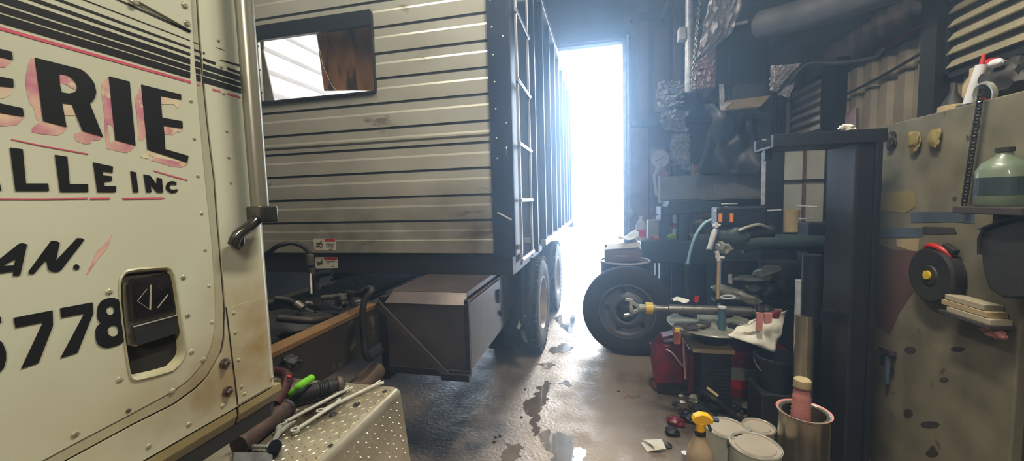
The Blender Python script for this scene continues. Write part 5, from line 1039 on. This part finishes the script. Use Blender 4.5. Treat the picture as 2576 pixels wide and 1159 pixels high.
# angle grinder / cord reel on the board
c = Q(2372, 692, X=BX); t = thing('cord_reel', c, 'round dark reel with a yellow hub and red handle, hung on the tool board', 'reel')
obj('reel_disc', MB().lathe([(0, 0), (.13, 0), (.14, .01), (.14, .05), (.126, .06), (.05, .055), (.045, .062), (0, .062)], c, (-1, 0, 0), 44), 'seat_black', t, smooth=30)
obj('reel_hub', MB().lathe([(0, .062), (.022, .062), (.021, .07), (0, .071)], c, (-1, 0, 0), 28), 'yellow', t, smooth=30, label='yellow hub')
obj('reel_handle', MB().tube(smooth_path([c+V((-.03, .07, .10)), c+V((-.05, .02, .145)), c+V((-.05, -.04, .142)), c+V((-.03, -.09, .105))], 6), .013, 10), 'red_bright', t, smooth=True, label='red handle')
obj('reel_plug', MB().cbox(c+V((-.03, -.075, .14)), (.03, .07, .03), (0.4, 0, 0)), 'seat_black', t, bev=.006)
# black padded seat
t = thing('seat_pad', Q(2530, 650, X=BX-.05), 'black padded seat shell leaning in front of the tool board', 'seat')
l = [(2462, 600), (2474, 570), (2520, 555), (2600, 535), (2680, 530), (2690, 740), (2560, 752), (2520, 750), (2485, 725), (2470, 680)]
obj('seat_shell', MB().prism([Q(x, y, X=BX-.12) for x, y in l], d=(.1, 0, 0)), 'seat_black', t, bev=.025, smooth=40)
obj('seat_piping', MB().tube([Q(x, y, X=BX-.125) for x, y in [(2463, 640), (2463, 600), (2475, 572), (2520, 556), (2600, 537)]], .006, 8), 'steel_dark', t, smooth=True)
obj('seat_hook', MB().tube([Q(2540, 560, X=BX-.06), Q(2540, 560, X=BX)], .008, 6), 'steel', t)
# jug on a little shelf
sh = Q(2520, 520, X=BX-.12); t = thing('board_shelf', (BX-.08, sh.y, sh.z), 'small dark shelf on the tool board under the green jug', 'shelf')
ya_, yb_ = Q(2452, 520, X=BX-.08).y, Q(2640, 520, X=BX-.08).y
obj('shelf_plate', MB().box((BX-.16, yb_, sh.z-.03), (BX, ya_, sh.z)), 'board_dark', t, bev=.004); obj('shelf_bracket', MB().box((BX-.12, (ya_+yb_)/2-.01, sh.z-.08), (BX, (ya_+yb_)/2+.01, sh.z-.03)), 'board_dark', t)
c = V((BX-.08, (ya_+yb_)/2+.03, sh.z)); t = thing('washer_jug', c, 'pale green plastic jug on the small shelf of the tool board', 'bottle')
hj = Q(2520, 372, X=BX-.08).z-sh.z
obj('bottle_body', MB().lathe([(0, 0), (.07, 0), (.075, .01), (.075, hj*.62), (.06, hj*.75), (.025, hj*.86), (.022, hj*.93)], c, n=32), 'jug_green', t, smooth=50); obj('bottle_cap', MB().cyl(c+V((0, 0, hj*.93)), c+V((0, 0, hj)), .027), 'seat_black', t, smooth=30)
obj('bottle_label', MB().lathe([(.0762, hj*.2), (.0762, hj*.5)], c, n=32), 'green_steel', t)
# hanging chain
m = MB(); a, b = Q(2470, 215, X=BX-.03), Q(2425, 515, X=BX-.03); n = 36
for k in range(n):
    q = a.lerp(b, k/n); s = (b-a)/n; d = V((0, .009, 0)) if k % 2 else V((.009, 0, 0)); m.tube([q-d, q-d+s*1.3, q+d+s*1.3, q+d], .004, 5, closed=True)
tag(obj('hanging_chain', m, 'steel_dark'), 'dark chain hanging down the tool board', 'chain')
# gloves, padlocks along the top
for i, (px, py, r, mm, lab) in enumerate(((2300, 355, .03, 'board_yellow', 'yellow work glove pinned near the board top, nearer the column'), (2350, 350, .028, 'board_yellow', 'yellow work glove pinned near the board top, nearer the hanging chain'), (2240, 352, .028, 'seat_black', 'dark tape roll hung next to the steel column'))):
    c = Q(px, py, X=BX-.015); tag(obj('work_glove' if i < 2 else 'tape_roll', MB().blob(c, (.014, r*1.25, r*1.8), 70+i, .3), mm, smooth=True), lab, 'glove' if i < 2 else 'tape')
# things standing on top of the board cabinet
def topc(px): q = Q(px, 300, X=BX+.1); return V((BX+.1, q.y, BZ))
c = topc(2395); t = thing('funnel', c, 'dark and tan funnel upside down on the tool board cabinet', 'funnel'); obj('funnel_cone', MB().lathe([(.05, 0), (.045, .04), (.015, .1), (.012, .15)], c, n=24), 'seat_black', t, smooth=40); obj('funnel_skirt', MB().lathe([(.055, 0), (.054, .035), (.047, .038)], c, n=24), 'cream', t, smooth=40)
c = topc(2385)+V((.1, 0, 0)); tag(obj('oil_bottle', MB().lathe([(0, 0), (.04, 0), (.04, .14), (.02, .18), (.02, .22), (0, .22)], c, n=20), 'cream', smooth=40), 'cream oil bottle with a red top behind the funnel', 'bottle')
c = topc(2432); t = thing('caulk_tube', c, 'white caulk tube leaning up against the wall above the board', 'tube'); obj('tube_body', MB().cyl(c+V((0, 0, .01)), c+V((.03, -.02, .2)), .021), 'white_plastic', t, smooth=30); obj('tube_tip', MB().cyl(c+V((.03, -.02, .2)), c+V((.035, -.023, .25)), .01, .006), 'red_bright', t, smooth=30); obj('tube_base', MB().cbox(c+V((0, 0, .012)), (.05, .06, .024)), 'board_blue', t)
c = topc(2412)+V((.12, 0, .0)); tag(obj('red_cap_bottle', MB().lathe([(0, 0), (.03, 0), (.03, .16), (.018, .19), (.018, .2), (.026, .2), (.026, .24), (0, .24)], c, n=20), 'red_bright', smooth=40), 'red bottle standing behind the white caulk tube', 'bottle')
c = topc(2520); t = thing('power_tool', c, 'black power tool with chrome guard lying on the board cabinet', 'power tool'); obj('tool_body', MB().blob(c+V((.02, 0, .09)), (.07, .11, .09), 81, .2), 'seat_black', t, smooth=True); obj('tool_guard', MB().tube(arc(c+V((-.05, .02, .04)), (0, 1, 0), (-.2, 0, 1), .045, 0, 2*PI, 20)[:-1], .01, 8, closed=True), 'polished', t, smooth=True); obj('tool_knob', MB().blob(c+V((-.05, -.02, .16)), (.02, .03, .02), 82, .1), 'white_plastic', t, smooth=True)
c = topc(2470)+V((.1, .0, 0)); tag(obj('tan_bottle', MB().lathe([(0, 0), (.045, 0), (.045, .13), (.02, .17), (.02, .2), (0, .2)], c, n=20), 'board_yellow', smooth=40), 'dull yellow bottle left of the power tool', 'bottle')
# books / papers in a rack
t = thing('paper_rack', Q(2490, 760, X=BX-.04), 'thin wire rack on the tool board holding manuals', 'rack')
qa, qb = Q(2418, 760, X=BX).y, Q(2562, 760, X=BX).y; zz = Q(2490, 812, X=BX-.05).z
obj('rack_base', MB().box((BX-.09, qb, zz-.012), (BX, qa, zz)), 'board_dark', t)
for i in range(3):
    m = MB().box((BX-.08+.004*i, qb+.01+.02*i, zz+i*.026), (BX-.004, qa-.01-.012*(2-i)*(-1)**i, zz+i*.026+.024)); tag(obj('manual', m, 'manual_paper' if i != 1 else 'cream', bev=.002), ('thick white manual at the bottom of the rack on the tool board', 'cream manual in the middle of the rack on the tool board', 'white manual at the top of the rack on the tool board')[i], 'book', 'manuals stacked on the tool board')
tag(obj('glove', MB().blob(Q(2500, 835, X=BX-.03), (.02, .05, .022), 90, .3), 'pink', smooth=True), 'pinkish glove tucked under the stack of manuals', 'glove')
c = Q(2232, 905, X=BX-.01); t = thing('ball_hammer', c, 'grey hammer hung head up low on the tool board', 'hammer'); obj('hammer_head', MB().cbox(Q(2232, 882, X=BX-.02), (.03, .1, .035)), 'board_dark', t, bev=.006); obj('hammer_handle', MB().bar(Q(2234, 890, X=BX-.02), Q(2230, 965, X=BX-.02), .024, .02, (1, 0, 0)), 'board_blue', t, bev=.004)
# dark locker nearer the camera, added where an open gap is dark
tag(obj('dark_filler', MB().box((BX+.03, .9, 0), (BX+.6, BY0-.01, 1.15)), 'seat_black', bev=.01), 'black gap locker at the right edge, beside the tool board', 'filler')
# ---------------- tools on the step box
SZ_ = .957
def on(x, y, dz=0): q = Q(x, y, Z=SZ_+dz); return q
def wrench(p0, p1, lab, r=.0055, grp='spanners on the step box'):
    a, b = on(*p0, .01), on(*p1, .014); d = (b-a).normalized(); s = V((-d.y, d.x, 0)); t = thing('combination_wrench', (a+b)/2*1-V((0, 0, .008)), lab, 'wrench', grp)
    obj('shank', MB().bar(a+d*.015, b-d*.012, .013, .008), 'wrench_chrome', t, bev=.002)
    obj('ring_end', MB().lathe([(.008, -.005), (.014, -.005), (.014, .005), (.008, .005)], a, (0, 0, 1), 20, closed=True), 'wrench_chrome', t, smooth=30)
    m = MB()
    for k in (-1, 1): m.bar(b-d*.014+s*k*.004, b+d*.012+s*k*.012, .008, .009)
    obj('open_jaw', m, 'wrench_chrome', t, bev=.002); return t
wrench((712, 1064), (876, 976), 'long chrome spanner nearest the dark air tool, its jaw on the grease boot')
wrench((742, 1082), (856, 1008), 'second chrome spanner, lying just below the first and parallel to it')
wrench((806, 1034), (955, 962), 'chrome spanner lying apart towards the far corner of the step')
c0 = on(690, 1118, .01); t = thing('ratchet', c0-V((0, 0, .01)), 'pale ratchet with a long extension at the near end of the step', 'ratchet')
obj('ratchet_head', MB().lathe([(0, -.009), (.02, -.009), (.022, 0), (.02, .009), (0, .009)], on(690, 1122, .012), (0, 0, 1), 24), 'casting', t, smooth=30); obj('handle', MB().tube([on(688, 1112, .014), on(700, 1090, .016), on(702, 1075, .016)], [.008, .010, .011], 12), 'casting', t, smooth=True)
obj('extension', MB().tube([on(682, 1124, .014), on(640, 1122, .014), on(628, 1123, .014), on(596, 1122, .014)], [.006, .006, .008, .007], 10), 'polished', t, smooth=True); obj('socket', MB().cyl(on(692, 1122, -.0), on(692, 1122, .034), .018), 'latch_black', t, smooth=30)
t = thing('lever_arm', on(735, 1080), 'short forged lever beside the ratchet on the step', 'lever'); obj('lever_bar', MB().tube([on(702, 1090, .012), on(725, 1070, .014), on(742, 1060, .014)], [.007, .008, .006], 8), 'casting', t, smooth=True)
# air tool: black ribbed body
a, b = on(732, 1000, .034), on(868, 962, .034); d = (b-a).normalized()
t = thing('impact_wrench', (a+b)/2-V((0, 0, .033)), 'greasy black air impact tool lying on the step beside the spanners', 'air tool')
L_ = (b-a).length
obj('tool_barrel', MB().lathe([(0, 0), (.025, .0), (.031, .02), (.031, L_*.45), (.029, L_*.46), (.030, L_*.72), (.024, L_*.78), (.020, L_*.95), (.012, L_), (0, L_)], a, d, 24), 'under_dark', t, smooth=30)
obj('tool_grip', MB().tube([a.lerp(b, .15), a.lerp(b, .15)+V((-.02, -.05, -.012))], [.022, .02], 14), 'black_rubber', t, smooth=True); obj('tool_collar', MB().lathe([(.024, L_*.84), (.03, L_*.86), (.03, L_*.93), (.02, L_*.97)], a, d, 20), 'axle_tan', t, smooth=30)
m = MB()
for k in range(5): m.lathe([(.0305, L_*(.5+.04*k)), (.0325, L_*(.51+.04*k)), (.0305, L_*(.52+.04*k))], a, d, 20)
obj('barrel_rings', m, 'steel_dark', t, smooth=True)
# lime green sleeve
pts = [on(722, 998, .03), on(735, 983, .055), on(755, 965, .07), on(778, 945, .075)]
tag(obj('lime_sleeve', MB().tube(smooth_path([on(724, 1000, .05), on(738, 982, .075), on(760, 966, .09), on(784, 950, .09)], 6), [.007]*3+[.010]*6+[.014]*10, 12), 'lime', smooth=True), 'lime green fuzzy sleeve lying against the black air tool', 'sleeve')
# dark red hoses and casting behind
def on2(px, py, Y): return Q(px, py, Y=Y)
tag(obj('strap_bundle', MB().tube(smooth_path([on2(690, 935, 1.25), on2(722, 945, 1.22), on2(712, 985, 1.15), on2(690, 1020, 1.08)], 6), .02, 12), 'dark_red', smooth=True), 'dark red hose rising beside the cab corner', 'hose')
tag(obj('red_clip', MB().cbox(on2(727, 948, 1.18), (.014, .01, .012), (0, .3, .2)), 'red_bright', bev=.002), 'tiny bright red clip on the dark red hose', 'clip')
tag(obj('rubber_boot', MB().blob(on2(730, 915, 1.35), (.045, .04, .035), 95, .3), 'black_rubber', smooth=True), 'black lumpy boot between the cab corner and the frame rail', 'boot')
q = on(660, 1065, .02); t = thing('brake_chamber', q-V((0, 0, .02)), 'rusty brown cylinder lying on the step under the cab', 'cylinder')
obj('cylinder_body', MB().cyl(on(600, 1120, .03), on(716, 1030, .03), .03, n=20), 'rust_brown', t, smooth=30); obj('cylinder_end', MB().lathe([(.012, 0), (.032, 0), (.034, .012), (.03, .016)], on(716, 1030, .03), (on(716, 1030)-on(600, 1120)).normalized(), 20), 'casting_dark', t, smooth=30)
tag(obj('grey_cloth', MB().grid(lambda u, v: on(585+100*u, 1138+70*v, .012+.008*math.sin(u*9+v*3)), 16, 10), 'grey_rag', solid=.004, smooth=True), 'crumpled grey cloth at the near end of the step', 'cloth')
# ---------------- water on the floor
def pool(pts, lab, m='puddle', z=.0015):
    rn = random.Random(len(pts)+int(pts[0][0])); out = []
    P_ = [Q(x, y, Z=0) for x, y in pts]; n = len(P_)
    for i in range(n):
        a, b = P_[i], P_[(i+1) % n]
        for k in range(12):
            t_ = k/12; q = a.lerp(b, t_); q += V((noise.noise(q*14), noise.noise(q*14+V((9, 0, 0))), 0))*.05+V((noise.noise(q*50), noise.noise(q*50+V((9, 0, 0))), 0))*.02; out.append(V((q.x, q.y, 0.0003)))
    tag(obj('puddle', MB().prism(out, d=(0, 0, z)), m), lab, 'puddle')
pool([(1372, 955), (1385, 962), (1380, 990), (1372, 1010), (1358, 1045), (1345, 1095), (1338, 1096), (1342, 1050), (1330, 1045), (1318, 1020), (1322, 1005), (1345, 1000), (1352, 975)], 'long dark wet streak down the middle of the aisle')
pool([(1352, 1092), (1375, 1082), (1400, 1090), (1412, 1085), (1440, 1110), (1465, 1130), (1470, 1165), (1395, 1165), (1380, 1130), (1365, 1115)], 'bright puddle at the bottom of the aisle', 'water_film')
pool([(1262, 1135), (1280, 1118), (1305, 1112), (1312, 1130), (1300, 1150), (1290, 1165), (1258, 1162)], 'small wet patch left of the bright puddle', 'water_film')
pool([(1382, 880), (1420, 862), (1440, 872), (1428, 884), (1395, 892)], 'shiny puddle beside the front wheel of the truck', 'water_film')
pool([(1352, 915), (1375, 912), (1392, 918), (1385, 930), (1362, 926)], 'small shiny puddle between wheel and dark streak', 'water_film')
pool([(1400, 962), (1430, 958), (1442, 966), (1425, 973)], 'narrow shiny puddle right of the dark streak', 'water_film')
pool([(1392, 800), (1425, 785), (1470, 790), (1500, 840), (1470, 850), (1420, 830)], 'wide wet sheen on the floor near the doorway', 'water_film')
for i, (x, y) in enumerate(((1258, 1095), (1247, 1098), (1243, 1110), (1322, 978), (1312, 1048), (1556, 984), (1574, 1000))):
    tag(obj('floor_crumb', MB().blob(Q(x, y, Z=.004), (.012, .009, .005), 100+i, .3, 2, 2), 'red_bright' if i == 6 else 'under_dark', smooth=True), 'tiny red crumb on the aisle floor' if i == 6 else 'dark crumb of dirt on the aisle floor', 'crumb', None if i == 6 else 'dirt crumbs on the aisle floor')
# haze volume added to give the lens glow around the doorway
hm = bpy.data.materials.new('lens_haze'); hm.use_nodes = True; hn = hm.node_tree; hn.nodes.remove(hn.nodes['Principled BSDF'])
vsn = hn.nodes.new('ShaderNodeVolumeScatter'); vsn.inputs['Color'].default_value = (.5, .72, 1, 1); vsn.inputs['Density'].default_value = .062; vsn.inputs['Anisotropy'].default_value = .78
hn.links.new(vsn.outputs[0], hn.nodes['Material Output'].inputs['Volume']); MATS['lens_haze'] = hm
o = obj('haze', MB().box((-4.44, -3.15, .002), (XR+.02, YB-.005, 5.74)), hm); o['kind'] = 'stuff'; o['label'] = 'thin bluish haze, added for the lens glow, filling the shop by the bright doorway'; o['category'] = 'haze'
hm.cycles.homogeneous_volume = True
# ================================================================== CAMERA, LIGHT
cam = bpy.data.cameras.new('camera'); co = bpy.data.objects.new('camera', cam); C.objects.link(co)
cam.sensor_width = 36; cam.sensor_fit = 'HORIZONTAL'; cam.lens = 36*FPX/W; cam.clip_start = .02; cam.clip_end = 300
Mx = Matrix((cR, cU, -cF)).transposed().to_4x4(); Mx.translation = V((0, 0, EYE)); co.matrix_world = Mx
sc = bpy.context.scene; sc.camera = co
wd = bpy.data.worlds.new('world'); sc.world = wd; wd.use_nodes = True
wn = wd.node_tree; bg = wn.nodes['Background']; bg.inputs[0].default_value = (.60, .77, 1, 1); bg.inputs[1].default_value = 20
def area(name, loc, rot, sx, sy, power, col):
    l = bpy.data.lights.new(name, 'AREA'); l.shape = 'RECTANGLE'; l.size = sx; l.size_y = sy; l.energy = power; l.color = col
    o = bpy.data.objects.new(name, l); C.objects.link(o); o.location = loc; o.rotation_euler = rot; return o
# daylight arriving through the open door (portal helps sampling only)
p = area('door_daylight_portal', (( DL+DR)/2, YB+.2, DT/2), (R(-90), 0, 0), DR-DL, DT, 1, (1, 1, 1)); p.data.cycles.is_portal = True
sn = bpy.data.lights.new('sun', 'SUN'); sn.energy = 5; sn.angle = R(16); sn.color = (1, .98, .95); so = bpy.data.objects.new('sun', sn); C.objects.link(so)
so.rotation_euler = V((-.10, -1, -.56)).to_track_quat('-Z', 'Y').to_euler()
# unseen shop strip lamps on the ceiling, above the aisle and behind the photographer
for i, (x, y, z, pw) in enumerate(((.5, 1.5, 4.2, 145), (.5, -1.8, 3.3, 118), (-1.9, 1.75, 5.2, 80), (-2.0, 4.6, 4.95, 260))):  # last lamp added over the grain box to brighten its white lining
    f = thing('unseen_strip_lamp', (x, y, z), 'unseen long white strip lamp hung under the shop roof', 'lamp', 'strip lamps under the roof')
    obj('lamp_housing', MB().prism([V((x-.1, y-.62, z+.03)), V((x+.1, y-.62, z+.03)), V((x+.05, y-.62, z+.1)), V((x-.05, y-.62, z+.1))], d=(0, 1.24, 0)), 'rib', f)
    obj('lamp_chain', MB().tube([V((x, y-.4, z+.1)), V((x, y-.4, z+.4))], .004, 6).tube([V((x, y+.4, z+.1)), V((x, y+.4, z+.4))], .004, 6), 'steel', f)
    area('lamp_light', (x, y, z+.02), (0, 0, 0), .2, 1.2, pw, (1, .975, .86))
vs = sc.view_settings; sc.display_settings.display_device = 'sRGB'; vs.view_transform = 'Standard'; vs.look = 'None'; vs.gamma = 1; vs.use_curve_mapping = False; vs.exposure = 0
sc.cycles.max_bounces = 7; sc.cycles.diffuse_bounces = 3; sc.cycles.glossy_bounces = 3; sc.cycles.adaptive_threshold = .02; sc.cycles.sample_clamp_indirect = 6; sc.cycles.caustics_reflective = False
